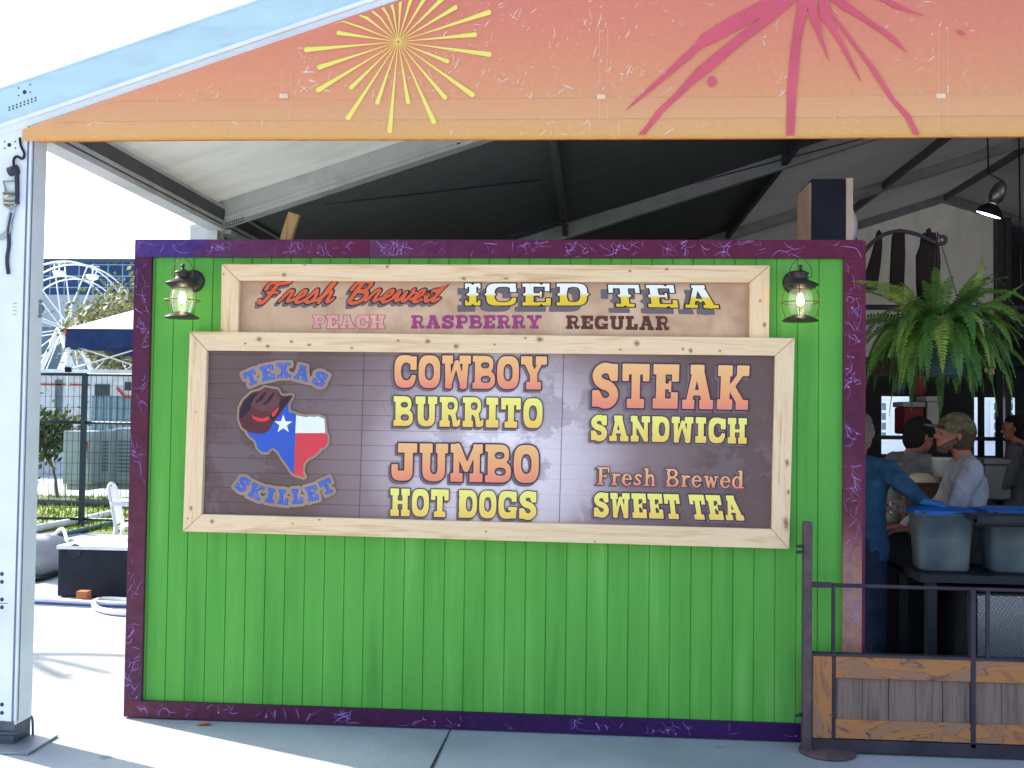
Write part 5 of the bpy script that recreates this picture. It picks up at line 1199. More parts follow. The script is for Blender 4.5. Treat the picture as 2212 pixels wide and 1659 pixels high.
def person(loc, face, label, J, cloth, height=1.72, cap=None, hair=None, beard=None, glove=None):
    """J: joints in a body frame (x = forward, y = left, z = up), metres"""
    t = thing('person', loc, label, 'person'); loc = Vector(loc); k = height / 1.72
    ca, sa = math.cos(face), math.sin(face)
    def w(p): p = Vector(p) * k; return loc + Vector((p.x * ca - p.y * sa, p.x * sa + p.y * ca, p.z))
    # body: one fused surface
    mb = MB(); H = Vector(J['head']); hf = Vector(J.get('look', (1, 0, 0))).normalized(); hu = Vector((0, 0, 1)); hu = (hu - hf * hu.dot(hf)).normalized(); hl = hu.cross(hf)
    def h(a, b, c): return w(H + hf * a + hl * b + hu * c)
    def hc(a, ra, b, rb): tcap(mb, h(*a), ra * k, h(*b), rb * k)
    hc((-.03, 0, .035), .082, (.035, 0, .03), .072); hc((-.02, 0, .01), .075, (.045, 0, -.045), .052); hc((.055, 0, -.075), .03, (.04, 0, -.05), .045)
    hc((.085, -.02, .022), .014, (.085, .02, .022), .014); hc((.09, 0, .012), .010, (.112, 0, -.022), .013); hc((.104, -.012, -.026), .009, (.104, .012, -.026), .009)
    hc((.086, -.018, -.052), .008, (.086, .018, -.052), .008); hc((.084, -.015, -.064), .008, (.084, .015, -.064), .008)
    for s in (-1, 1): hc((-.012, s * .083, .012), .018, (-.016, s * .086, -.012), .011)
    N = Vector(J['neck']); C = Vector(J['chest']); P = Vector(J['pelvis'])
    def c(a, ra, b, rb): tcap(mb, w(a), ra * k, w(b), rb * k)
    c(H + Vector((-.02, 0, -.04)), .055, N, .058)
    hands = {'l': [], 'r': []}
    def torso(fn, g):
        ax = (N - P).normalized(); lf = Vector(J['lsh']) - Vector(J['rsh']); lf.normalize()
        for s in (-1, 1):
            fn(N + lf * s * .04 - ax * .03, .05 + g, Vector(J['lsh' if s > 0 else 'rsh']) - ax * .01, .055 + g)
            fn(C + lf * s * .085 + ax * .04, .098 + g, C + lf * s * .075 - ax * .14, .092 + g); fn(C + lf * s * .075 - ax * .14, .092 + g, P + lf * s * .07, .105 + g)
        fn(C + ax * .05, .10 + g, P, .11 + g)
    torso(c, 0)
    def limb(fn, a, b, d, r0, r1, r2, g=0):
        fn(Vector(J[a]), r0 + g, Vector(J[b]), r1 + g); fn(Vector(J[b]), r1 + g, Vector(J[d]), r2 + g)
    for s in 'lr':
        limb(c, s + 'sh', s + 'el', s + 'wr', .052, .042, .028); 
        limb(c, s + 'hip', s + 'kn', s + 'an', .085, .058, .04); A = Vector(J[s + 'an']); c(A + Vector((-.03, 0, -.04)), .035, A + Vector((.15, 0, -.055)), .028)
        # hand: palm, four unequal bent fingers, thumb from the side
        Wr = Vector(J[s + 'wr']); d = Vector(J.get(s + 'hand', (1, 0, -.3))).normalized(); sgn = 1 if s == 'l' else -1
        up_ = Vector((0, 0, 1)); sdv = d.cross(up_); sdv = sdv.normalized() if sdv.length > .1 else Vector((0, 1, 0)); nn = sdv.cross(d)
        def hc_(a_, ra, b_, rb, s=s): c(a_, ra, b_, rb); hands[s].append((w(a_), ra * k, w(b_), rb * k))
        for f in (-1.2, 0, 1.2): hc_(Wr + sdv * f * .012, .019, Wr + d * .085 + sdv * f * .022, .013)
        for i, ln_ in enumerate((.068, .08, .075, .058)):
            b0 = Wr + d * .09 + sdv * (.030 - .02 * i); b1 = b0 + (d - nn * .25).normalized() * ln_ * .5; b2 = b1 + (d - nn * .7).normalized() * ln_ * .5
            hc_(b0, .0095, b1, .0085); hc_(b1, .0085, b2, .0075)
        th = sdv * sgn; b0 = Wr + d * .03 + th * .025; b1 = b0 + (d * .6 + th).normalized() * .04; b2 = b1 + (d + th * .3).normalized() * .032
        hc_(b0, .013, b1, .0105); hc_(b1, .0105, b2, .009)
    fuse(mb, 'body', skin, t, .0065, 3)
    e = MB()
    for s in (-1, 1): e.ball(h(.086, s * .031, .004), .0085 * k, 8)
    e.build('eye', mat('eye_dark', (.02, .015, .015), .2), t)
    # clothes: shells round the body
    mb = MB(); torso(c, .016)
    for s in 'lr':
        Wr, El = Vector(J[s + 'wr']), Vector(J[s + 'el']); c(Vector(J[s + 'sh']), .072, El, .058); c(El, .058, Wr + (El - Wr) * .06, .044)
        mid = El.lerp(Wr, .45); c(mid, .052, mid + (Wr - El) * .05, .05)
    lf = (Vector(J['lsh']) - Vector(J['rsh'])).normalized()
    for s in (-1, 1): c(P + lf * s * .075 + Vector((0, 0, .02)), .128, P + lf * s * .075 + Vector((0, 0, -.06)), .125)
    sh = fuse(mb, 'shirt', cloth[0], t, .011, 4)
    mb = MB()
    for s in 'lr':
        c(P + Vector((0, (.07 if s == 'l' else -.07), -.02)), .118, Vector(J[s + 'hip']), .105); c(Vector(J[s + 'hip']), .105, Vector(J[s + 'kn']), .078); c(Vector(J[s + 'kn']), .078, Vector(J[s + 'an']) + Vector((0, 0, .03)), .066)
    fuse(mb, 'trousers', cloth[1], t, .013, 3)
    if hair:
        mb = MB(); tcap(mb, h(-.045, 0, .045), .088 * k, h(-.05, 0, -.03), .076 * k); tcap(mb, h(-.02, 0, .065), .078 * k, h(.02, 0, .07), .066 * k)
        for s in (-1, 1): tcap(mb, h(-.03, s * .055, .03), .045 * k, h(-.035, s * .055, -.03), .035 * k)
        fuse(mb, 'hair', hair, t, .009, 2)
    if beard:
        mb = MB(); tcap(mb, h(.058, 0, -.085), .030 * k, h(.045, 0, -.09), .034 * k)
        for s in (-1, 1): tcap(mb, h(.05, s * .034, -.075), .022 * k, h(0, s * .064, -.03), .018 * k)
        tcap(mb, h(.094, -.02, -.042), .007 * k, h(.094, .02, -.042), .007 * k); fuse(mb, 'beard', beard, t, .006, 1)
    if cap:
        mb = MB(); tcap(mb, h(-.035, 0, .058), .093 * k, h(.028, 0, .054), .083 * k)
        tcap(mb, h(-.02, 0, .09), .075 * k, h(.02, 0, .085), .07 * k); cp = fuse(mb, 'cap', cap, t, .008, 2)
        mb = MB(); v = []; 
        for off in (0, .006):
            for i in range(9):
                a = -1.1 + 2.2 * i / 8; v.append(h(.075 + .022 * math.cos(a), .08 * math.sin(a), .052 + off))
            for i in range(9):
                a = -1.1 + 2.2 * i / 8; v.append(h(.11 + .085 * math.cos(a), .085 * math.sin(a), .034 + off - .01 * abs(math.sin(a))))
        f_ = []
        for i in range(8): f_ += [(i, i+1, 10+i, 9+i), (18+9+i, 18+10+i, 18+i+1, 18+i), (9+i, 10+i, 28+i, 27+i)]
        mb.add(v, f_, smooth=True); mb.build('visor', cap, cp, fixn=True)
    if glove:
        mb = MB()
        for a_, ra, b_, rb in hands['r']: tcap(mb, a_, ra + .004, b_, rb + .004)
        fuse(mb, 'glove', glove, t, .0065, 2)
    return t
def stand(**kw):
    J = dict(head=(.03, 0, 1.60), neck=(0, 0, 1.45), chest=(0, 0, 1.27), pelvis=(0, 0, .96), lsh=(0, .19, 1.40), rsh=(0, -.19, 1.40), lel=(.05, .25, 1.12), rel=(.05, -.25, 1.12), lwr=(.22, .2, .95), rwr=(.22, -.2, .95),
             lhip=(0, .095, .90), rhip=(0, -.095, .90), lkn=(.03, .10, .5), rkn=(.03, -.10, .5), lan=(0, .10, .09), ran=(0, -.10, .09)); J.update(kw); return J
grey = mat('grey_jersey', (.30, .30, .34), .85, var=.15, scale=9, bump=.9, bscale=11); dgrey = mat('grey_shirt', (.13, .135, .15), .85, var=.15, scale=9, bump=.9, bscale=11)
denim = mat('denim_shirt', (.024, .07, .135), .85, var=.3, scale=12, bump=1, bscale=12); jeans = mat('jeans', (.018, .03, .065), .9, var=.2, scale=12)
camo = mat('camouflage', (.13, .11, .06), .9, var=.5, scale=28, dirt=(.04, .035, .025), dscale=22, damt=1); blackc = mat('black_cloth', (.012, .012, .015), .9)
# bearded man, looking up and left
Y1 = 1.15; hp = at(2066, 945, Y1); Hd = hp.z / (1.0)
person((hp.x + .05, Y1, 0), R_(172), 'bearded man in camouflage cap and light grey long sleeved shirt facing left behind the bins', stand(head=(.07, 0, 1.60), look=(1, .1, .22), lel=(.12, .27, 1.14), lwr=(.36, .22, 1.02), rel=(.10, -.27, 1.14), rwr=(.34, -.16, 1.0), lhand=(1, 0, -.1), rhand=(1, 0, -.1)), (grey, jeans), height=1.72 * hp.z / 1.595, cap=camo, beard=mat('beard_brown', (.15, .07, .05), .9), hair=mat('hair_brown', (.07, .045, .03), .9))
# man in black cap, back turned, leaning right
Y2 = 2.1; hp = at(1985, 945, Y2)
person((hp.x - .12, Y2, 0), R_(20), 'man in black cap and dark grey shirt leaning over the counter', stand(head=(.16, 0, 1.56), neck=(.09, 0, 1.43), chest=(.05, 0, 1.25), lsh=(.08, .19, 1.38), rsh=(.08, -.19, 1.38), lel=(.22, .25, 1.14), rel=(.22, -.25, 1.14), lwr=(.45, .18, 1.08), rwr=(.45, -.18, 1.08), look=(1, 0, -.2)), (dgrey, jeans), height=1.72 * hp.z / 1.565, cap=blackc, hair=mat('hair_black', (.015, .012, .012), .9))
# denim shirted worker half hidden by the wall, arm reaching over the bin
Y3 = .85; hp = at(1862, 938, Y3); hh = at(2020, 1088, .62); kk = hp.z / 1.60
# body frame: facing away-right
fa = R_(35); bx_ = Vector((hp.x - .03, Y3, 0))
def toB(p): d = Vector(p) - bx_; return Vector((d.x * math.cos(fa) + d.y * math.sin(fa), -d.x * math.sin(fa) + d.y * math.cos(fa), d.z)) / kk
wr = toB(at(1992, 1083, .66)); el = toB(at(1935, 1035, .68)); hd = (toB(hh) - wr)
person(bx_, fa, 'worker in denim shirt and blue glove reaching to a bin, half behind purple frame', stand(head=(.03, 0, 1.60), look=(1, .3, -.05), rel=tuple(el), rwr=tuple(wr), rhand=tuple(hd), rsh=(.04, -.20, 1.38)), (denim, jeans), height=1.72 * kk, glove=mat('glove_blue', (.03, .17, .42), .5), hair=mat('hair_grey', (.16, .14, .12), .9))
# someone further back at the right edge
Y4 = 4.1; hp = at(2200, 928, Y4)
person((hp.x, Y4, 0), R_(150), 'person in dull grey shirt standing further back at the right edge of the tent', stand(), (mat('pale_shirt', (.09, .09, .095), .85, var=.15, bump=.6), blackc), height=1.72 * hp.z / 1.6, hair=mat('hair_black', (.015, .012, .012), .9))

# ================================================================== COUNTER, BINS AND KITCHEN THINGS
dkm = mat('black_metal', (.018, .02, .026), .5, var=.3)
YT1 = .38
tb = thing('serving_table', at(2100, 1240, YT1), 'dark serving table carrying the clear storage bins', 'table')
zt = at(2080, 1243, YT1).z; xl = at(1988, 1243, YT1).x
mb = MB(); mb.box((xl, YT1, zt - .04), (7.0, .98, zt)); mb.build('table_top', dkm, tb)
for x_, y_ in ((xl + .05, YT1 + .05), (xl + .05, .92), (5.6, YT1 + .05), (5.6, .92)): 
    mb = MB(); mb.box((x_, y_, .004), (x_ + .05, y_ + .05, zt - .041)); mb.build('leg', dkm, tb)
mb = MB(); mb.box((xl + .06, YT1 + .06, .2), (5.6, .9, .23)); mb.build('shelf', dkm, tb)
cloudy = mat('cloudy_plastic', (.10, .13, .15), .35, var=.3, scale=5, dirt=(.19, .20, .165), dscale=4, damt=.7)
bluelid = mat('blue_lid', (.008, .085, .33), .45, var=.15)
def bin_(pxl, pxr, Y, label):
    a_, b_ = at(pxl, 1240, Y), at(pxr, 1240, Y); x0, x1 = a_.x, b_.x; zz = zt + .002; ht = at(pxl, 1103, Y).z; dp = (x1 - x0) * .8
    t = thing('storage_bin', ((x0 + x1) / 2, Y + .2, zz), label, 'bin', 'clear storage bins with blue lids on the dark table')
    def rr(sx, z): 
        c = Vector(((x0 + x1) / 2, Y + dp / 2, z)); pts = []
        for k in range(32):
            an = 2 * math.pi * k / 32; cx, sy = math.cos(an), math.sin(an); n = 4.5
            pts.append(c + Vector(((x1 - x0) / 2 * sx * math.copysign(abs(cx) ** (2 / n), cx), dp / 2 * sx * math.copysign(abs(sy) ** (2 / n), sy), 0)))
        return pts
    mb = MB(); lv = [rr(.80, zz), rr(.86, zz + .012), rr(.92, zz + (ht - zz) * .5), rr(1.0, ht - .03), rr(1.05, ht - .028), rr(1.05, ht - .012)]
    vs = [p for L in lv for p in L]; n = 32; fs = [(i*n+k, i*n+(k+1) % n, (i+1)*n+(k+1) % n, (i+1)*n+k) for i in range(len(lv) - 1) for k in range(n)]
    mb.add(vs, fs + [tuple(range(n))[::-1]], smooth=True); mb.build('tub', cloudy, t)
    mb = MB(); rim = rr(1.10, ht); top = rr(.8, ht + .012); low = [p + Vector((0, 0, -.022 * (.5 + .5 * math.sin(i * 1.7)))) for i, p in enumerate(rr(1.11, ht - .004))]; vs = low + rim + top; fs = [(i*n+k, i*n+(k+1) % n, (i+1)*n+(k+1) % n, (i+1)*n+k) for i in range(2) for k in range(n)] + [tuple(2*n+k for k in range(n))]
    mb.add(vs, fs, smooth=False); mb.build('lid', bluelid, t)
bin_(1985, 2112, .46, 'clear storage bin with blue lid under the gloved hand')
bin_(2140, 2262, .47, 'clear storage bin with blue lid at the right edge of the photo')
bin_(2072, 2150, .80, 'clear storage bin with blue lid standing behind and between the other two')
sl = thing('serving_tray', at(2160, 1120, .30), 'black tray edge reaching across in front of the bins', 'tray')
mb = MB(); a_ = at(2098, 1122, .24); mb.box((a_.x + .03, .24, a_.z - .015), (6.4, .42, a_.z + .02)); mb.build('tray_top', dkm, sl)
mb = MB(); mb.tube([(a_.x + .03, .262, a_.z - .016), (6.4, .262, a_.z - .016)], .02, 8); mb.build('tray_lip', dkm, sl)
for x_ in (4.75, 5.9): 
    mb = MB(); mb.box((x_, .39, .004), (x_ + .03, .415, a_.z - .016)); mb.build('leg', dkm, sl)
mb = MB(); q = [at(*ZP(*p), 1.0) for p in ((478, 990), (800, 985), (795, 1062), (490, 1035))]
rr_ = random.Random(4); mb.grid(lambda u, v: bil((q[0], q[1], q[3], q[2]), u, v) + Vector((0, .25 * v + .012 * rr_.uniform(-1, 1), .012 * rr_.uniform(-1, 1))), 14, 5, smooth=False)
tag(mb.build('foil_pan', mat('foil', (.75, .68, .6), .25, metal=.9)), 'crumpled foil tray lying on the counter beside the denim arm', 'foil tray')
# diamond plate cart
ct = thing('metal_cart', at(2170, 1430, .62), 'low cart with shiny diamond plate front behind the barrier', 'cart')
def plate_mat():
    m, n, l, b = nodes('diamond_plate'); tc = n.new('ShaderNodeTexCoord'); mp = n.new('ShaderNodeMapping'); mp.inputs['Rotation'].default_value = (0, R_(35), 0); mp.inputs['Scale'].default_value = (95, 1, 42); l.new(tc.outputs['Object'], mp.inputs[0])
    vo = n.new('ShaderNodeTexVoronoi'); vo.inputs['Scale'].default_value = 1; vo.inputs['Randomness'].default_value = .0; l.new(mp.outputs[0], vo.inputs['Vector'])
    cr = ramp(n, l, vo.outputs['Distance'], [(.25, (1, 1, 1)), (.5, (0, 0, 0))]); bp = n.new('ShaderNodeBump'); bp.inputs['Strength'].default_value = 1; bp.inputs['Distance'].default_value = .01; l.new(cr.outputs[0], bp.inputs['Height']); l.new(bp.outputs[0], b.inputs['Normal'])
    b.inputs['Base Color'].default_value = (.45, .46, .5, 1); b.inputs['Metallic'].default_value = .85; b.inputs['Roughness'].default_value = .38; return m
a_, b_ = at(2112, 1286, .45), at(2112, 1440, .45)
mb = MB(); mb.box((a_.x, .45, .15), (6.3, .46, a_.z)); mb.build('front_plate', plate_mat(), ct)
mb = MB(); mb.box((a_.x - .05, .461, .12), (6.35, .9, a_.z + .01)); mb.build('cart_body', dkm, ct)
for x_ in (a_.x + .1, 6.1):
    mb = MB(); mb.lathe([(.001, -.02), (.055, -.02), (.058, 0), (.055, .02), (.001, .02)], (x_, .62, .06), 18, axis=(0, 1, 0)); mb.build('wheel', dkm, ct)
# dark counter behind, with goods
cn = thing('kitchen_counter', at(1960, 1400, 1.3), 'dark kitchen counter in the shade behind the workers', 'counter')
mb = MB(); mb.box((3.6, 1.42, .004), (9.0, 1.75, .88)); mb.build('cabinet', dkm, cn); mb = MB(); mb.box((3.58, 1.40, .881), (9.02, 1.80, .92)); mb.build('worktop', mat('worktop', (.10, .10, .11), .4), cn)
card = mat('cardboard', (.16, .09, .05), .85)
ZC_ = .922
cbx = thing('cardboard_box', (at(2000, 1100, 1.5).x, 1.55, ZC_), 'brown cardboard box on the counter with a yellow bowl showing above its rim', 'box')
c_ = at(2000, 1060, 1.5); zt2 = at(2000, 1052, 1.45).z
mb = MB(); mb.box((c_.x - .14, 1.45, ZC_), (c_.x + .14, 1.70, zt2)); mb.build('carton', card, cbx)
mb = MB(); mb.quad((c_.x - .14, 1.448, zt2), (c_.x + .14, 1.448, zt2), (c_.x + .15, 1.40, zt2 + .03), (c_.x - .15, 1.40, zt2 + .03)); mb.build('flap', card, cbx)
mb = MB(); mb.lathe([(.002, .07), (.05, .065), (.085, .04), (.10, 0), (.10, -.02), (.002, -.03)], (c_.x - .02, 1.56, zt2 + .012), 24); tag(mb.build('mixing_bowl', mat('cream_bowl', (.55, .5, .32), .5)), 'cream coloured upturned bowl sitting in the cardboard box', 'bowl')
def bucket(px, py0, py1, Y, rpx, c, lab, marks=False):
    a_ = at(px, py1, Y); z1 = at(px, py0, Y).z; z0 = ZC_ if Y < 1.85 else a_.z; r = rpx / FPX * (Y - CAM.y)
    t = thing('bucket', (a_.x, Y, z0), lab, 'bucket')
    mb = MB(); mb.lathe([(.001, 0), (r * .88, 0), (r * .9, .01), (r, (z1 - z0) * .94), (r * 1.05, (z1 - z0) * .95), (r * 1.05, z1 - z0), (r * .9, z1 - z0), (.001, (z1 - z0) * .99)], (a_.x, Y, z0), 24); mb.build('pail', mat(*c), t)
    if marks:
        mb = MB(); rd = random.Random(8)
        for i in range(3):
            for j in range(4):
                an = R_(-90 - 32 + 16 * j + rd.uniform(-3, 3)); an2 = an + R_(11); zz = z0 + (z1 - z0) * (.62 - .2 * i); hh_ = (z1 - z0) * .09; rr2 = r * (.90 + .1 * (zz - z0) / (z1 - z0)) + .004
                mb.quad((a_.x + rr2 * math.cos(an), Y + rr2 * math.sin(an), zz), (a_.x + rr2 * math.cos(an2), Y + rr2 * math.sin(an2), zz), (a_.x + (rr2 + .003) * math.cos(an2), Y + (rr2 + .003) * math.sin(an2), zz + hh_), (a_.x + (rr2 + .003) * math.cos(an), Y + (rr2 + .003) * math.sin(an), zz + hh_))
        mb.build('red_print', mat('red_print', (.45, .02, .03), .5), t)
bucket(2036, 988, 1075, 1.6, 22, ('white_pail', (.5, .48, .45), .4), 'white pail with red printing between the two capped men', True)
bucket(1925, 1000, 1060, 1.6, 24, ('ivory_pail', (.30, .28, .25), .5), 'dull ivory tub on the counter beside the denim shirt')
# shelving further back with coolers, boxes and hanging things
sh = thing('shelf_rack', at(1990, 1100, 4.6), 'dark shelf rack full of kitchen goods behind the workers', 'rack')
ZS = 1.42
for z in (.5, .95, ZS, 2.1):
    mb = MB(); mb.box((4.7, 4.5, z - .03), (8.0, 5.0, z)); mb.build('shelf', dkm, sh)
for x_ in (4.72, 6.0, 7.93):
    for y_ in (4.52, 4.95): mb = MB(); mb.box((x_, y_, .004), (x_ + .05, y_ + .04, 2.35)); mb.build('upright', dkm, sh)
def goods(name, px0, px1, py0, py1, Y, m_, lab, cat, lid=None):
    a_, b_ = at(px0, py1, Y), at(px1, py0, Y); t = thing(name, ((a_.x + b_.x) / 2, Y + .15, a_.z), lab, cat)
    mb = MB(); mb.box((a_.x, Y, a_.z), (b_.x, Y + .3, b_.z)); mb.build('body', m_, t, bevel=.015)
    mb = MB(); mb.box((a_.x - .012, Y - .012, b_.z + .001), (b_.x + .012, Y + .312, b_.z + .05)); mb.build('lid', lid or m_, t, bevel=.01); return t
def shelfpx(Y, z): 
    p = Vector((6, Y, z)) - CAM; return IH / 2 - FPX * p.dot(upv) / p.dot(fwd)
sy = shelfpx(4.6, ZS)
goods('cooler', 1952, 1996, 880, 938, 4.55, mat('red_cooler', (.22, .02, .03), .5), 'dark red cooler on the top of the rack behind the black cap', 'cooler', mat('cooler_lid', (.35, .33, .33), .5))
goods('carton', 2003, 2030, 868, 935, 4.56, mat('white_carton', (.48, .45, .42), .6), 'tall white carton standing beside the red cooler', 'carton')
goods('steel_cabinet', 2128, 2185, 1005, 1080, 3.9, mat('steel_sheet', (.24, .25, .25), .4, metal=.5), 'brushed steel cabinet behind the bearded man', 'cabinet')
for k, (px, py, r, c, lab) in enumerate(((1975, 1452/1, 0, 0, 0),)): pass
def hang(name, px, py0, py1, Y, w, m_, lab, cat):
    a_, b_ = at(px, py1, Y), at(px, py0, Y); r = w / FPX * (Y - CAM.y); mb = MB()
    h = b_.z - a_.z; mb.lathe([(.002, 0), (r * .7, .02 * h), (r, .3 * h), (r * .8, .7 * h), (r * .3, .85 * h), (.008, h)], a_, 14); t = thing(name, a_, lab, cat)
    mb.build('pouch', m_, t); mb = MB(); mb.tube([b_, Vector((b_.x, b_.y, 2.42))], .006, 5); mb.build('cord', iron, t)
hang('hanging_bag', 1940, 790, 850, 2.9, 12, mat('teal_bag', (.03, .10, .12), .7), 'dark teal bag hung below the fern', 'bag')
hang('hanging_bag', 1985, 790, 855, 2.9, 16, mat('red_bag', (.16, .03, .03), .7), 'dark red bag hung below the fern', 'bag')
rl = MB(); rl.tube([(3.9, 2.9, 2.42), (7.6, 2.9, 2.42)], .02, 8); rl.tube([(3.9, 2.9, 2.42), (3.9, 2.9, .004)], .02, 8); rl.tube([(7.6, 2.9, 2.42), (7.6, 2.9, .004)], .02, 8); tag(rl.build('hanging_rail', iron), 'dark pipe rail carrying the bags below the fern', 'rail')
mb = MB(); q_ = at(2145, 740, 6.0); mb.prism([at(*ZK(*p), 6.0) for p in ((1130, 1235), (1150, 1225), (1170, 1290), (1190, 1350), (1150, 1355), (1110, 1320))], (0, .02, 0)); tag(mb.build('salmon_pennant', mat('salmon', (.60, .22, .14), .6)), 'small salmon coloured pennant hanging right of the fern', 'pennant')

# ================================================================== YARD BEHIND, AT THE LEFT
def P(x, y, Y): return at(*ZL(x, y), Y)
# mesh security fence
fence_m = mat('fence_green_steel', (.03, .05, .06), .5, metal=.3); YMF = 8.3
mf = thing('mesh_fence', P(400, 1500, YMF), 'dark steel mesh security fence panels across the yard', 'mesh fence')
zt = P(400, 690, YMF).z
posts = [-6.6, P(213, 900, YMF).x, P(436, 900, YMF).x + .0, P(436, 900, YMF).x + 2.4]
mb = MB(); b1 = P(372, 1505, YMF); x_post = P(437, 690, YMF).x
posts = [x_post - 4.6, x_post - 1.42, x_post, x_post + 2.4]
for x_ in posts: mb = MB(); mb.box((x_ - .03, YMF - .03, .004), (x_ + .03, YMF + .03, zt)); mb.build('post', fence_m, mf)
for a_, b_ in zip(posts[:-1], posts[1:]):
    for z in (zt - .02, (P(400, 945, YMF).z), .1):
        mb = MB(); mb.tube([(a_, YMF, z), (b_, YMF, z)], .02, 6); mb.build('rail', fence_m, mf)
    mb = MB(); n = int((b_ - a_) / .075)
    for i in range(1, n): x_ = a_ + (b_ - a_) * i / n; mb.bar((x_, YMF + .02, .1), (x_, YMF + .02, zt - .02), .005, .005, (0, 1, 0))
    nz_ = 13
    for i in range(1, nz_): z = .1 + (zt - .12) * i / nz_; mb.bar((a_, YMF + .02, z), (b_, YMF + .02, z), .005, .005)
    mb.build('mesh', fence_m, mf)
# pop-up canopy
YC = 13.0
can = thing('popup_canopy', P(450, 900, YC), 'white pop-up canopy with navy blue valance in the yard', 'canopy')
cnvs = mat('canopy_white', (.85, .86, .88), .6, var=.03); navy = mat('canopy_navy', (.015, .035, .13), .6, var=.2)
cA = P(343, 462, YC); cL = P(340, 558, YC); wd = 3.0; dz = cA.z - cL.z; ap = Vector((cA.x + wd / 2, YC + wd / 2, cA.z + .75))
cr_ = [Vector((cA.x, YC, cA.z)), Vector((cA.x + wd, YC, cA.z)), Vector((cA.x + wd, YC + wd, cA.z)), Vector((cA.x, YC + wd, cA.z))]
mb = MB(); mb.add(cr_ + [ap], [(0, 1, 4), (1, 2, 4), (2, 3, 4), (3, 0, 4)]); mb.build('roof', cnvs, can)
mb = MB()
def val(a_, b_, n=24):
    def f(u, v):
        p = a_.lerp(b_, u); out = Vector((0, -1, 0)) if abs(a_.y - b_.y) < .1 else Vector((-1, 0, 0))
        return p + Vector((0, 0, -dz * v - .02 * v * math.sin(u * 9))) + out * (.004 + .03 * v * math.sin(u * 21))
    mb.grid(f, n, 4)
val(cr_[0], cr_[1]); val(cr_[3], cr_[0]); val(cr_[2], cr_[3]); val(cr_[1], cr_[2]); mb.build('valance', navy, can)
mb = MB(); o_ = Vector((0, -.02, -.001)); mb.prism([cA + Vector((-.03, -.035, .01)), cA + Vector((.02, -.035, .01)), cA + Vector((.0, -.035, -dz * .6))], (0, -.004, 0)); mb.build('corner_patch', mat('patch_orange', (.5, .12, .04), .6), can)
for c in cr_:
    mb = MB(); mb.box((c.x + .01, c.y + .01, .004), (c.x + .05, c.y + .05, c.z - .02)); mb.build('leg', cnvs, can)
    mb = MB(); mb.box((c.x - .01, c.y - .01, c.z - dz - .45), (c.x + .075, c.y + .075, c.z - dz - .36)); mb.build('slider', blackc, can)
mb = MB()
for a_, b_ in ((cr_[0], cr_[1]), (cr_[3], cr_[2])):
    for k in range(2):
        u0, u1 = .5 * k, .5 * (k + 1); p, q = a_.lerp(b_, u0), a_.lerp(b_, u1); y = .06
        mb.tube([p + Vector((.03, y, -dz - .4)), q + Vector((.03, y, -dz + .05))], .014, 6); mb.tube([p + Vector((.03, y + .03, -dz + .05)), q + Vector((.03, y + .03, -dz - .4))], .014, 6)
mb.build('truss', cnvs, can)
# ferris wheel
YW_ = 52.0
fw = thing('ferris_wheel', (P(345, 480, YW_).x, YW_, 0), 'white ferris wheel with open spokes rising behind the yard', 'ferris wheel')
wc = P(348, 470, YW_); R1 = (P(348, 125, YW_) - wc).length
wht = mat('ride_white', (.80, .80, .82), .4, var=.05)
for yy in (-.6, .6):
    mb = MB(); mb.tube([wc + Vector((R1 * math.cos(t * math.pi / 32), yy, R1 * math.sin(t * math.pi / 32))) for t in range(64)], .05, 6, cyc=True); mb.tube([wc + Vector((R1 * .78 * math.cos(t * math.pi / 32), yy, R1 * .78 * math.sin(t * math.pi / 32))) for t in range(64)], .04, 6, cyc=True); mb.build('rim', wht, fw)
    for k in range(12):
        t = (k + .3) * math.pi / 6; e_ = Vector((math.cos(t), 0, math.sin(t))); mb = MB(); mb.tube([wc + Vector((0, yy, 0)), wc + e_ * R1 + Vector((0, yy, 0))], .035, 5); mb.build('spoke', wht, fw)
    mb = MB(); mb.tube([wc + Vector((0, yy * 1.6, 0)), Vector((wc.x - 2.5, wc.y + yy * 2.2, 0))], .15, 6); mb.tube([wc + Vector((0, yy * 1.6, 0)), Vector((wc.x + 2.5, wc.y + yy * 2.2, 0))], .15, 6); mb.build('support', wht, fw)
for k in range(12):
    t = (k + .3) * math.pi / 6; c = wc + Vector((math.cos(t) * R1, 0, math.sin(t) * R1 - .45)); mb = MB(); mb.lathe([(.1, -.3), (.3, -.22), (.36, 0), (.3, .03)], c, 10); mb.tube([c + Vector((0, 0, 0)), c + Vector((0, 0, .6))], .04, 5); mb.tube([c + Vector((-.4, 0, .5)), c + Vector((.4, 0, .5))], .03, 5); mb.build('gondola', [wht], fw)
# office block with blue glass
YO = 95.0
ob = thing('office_building', (P(400, 400, YO).x, YO, 0), 'distant office building with dark blue glass grid above pale walls', 'building')
def glassgrid():
    m, n, l, b = nodes('blue_glass'); tc = n.new('ShaderNodeTexCoord'); br = n.new('ShaderNodeTexBrick'); br.offset = 0; mp = n.new('ShaderNodeMapping'); mp.inputs['Rotation'].default_value = (R_(90), 0, 0); l.new(tc.outputs['Object'], mp.inputs[0])
    br.inputs['Scale'].default_value = 1; br.inputs['Brick Width'].default_value = 1.5; br.inputs['Row Height'].default_value = 1.15; br.inputs['Mortar Size'].default_value = .06
    br.inputs['Color1'].default_value = (.015, .05, .13, 1); br.inputs['Color2'].default_value = (.025, .07, .17, 1); br.inputs['Mortar'].default_value = (.25, .36, .46, 1)
    l.new(mp.outputs[0], br.inputs['Vector']); l.new(br.outputs['Color'], b.inputs['Base Color']); b.inputs['Roughness'].default_value = .3; return m
zt_ = P(400, 125, YO).z; zg = P(400, 290, YO).z; xr_ = P(760, 150, YO).x + 12; xl_ = xr_ - 70
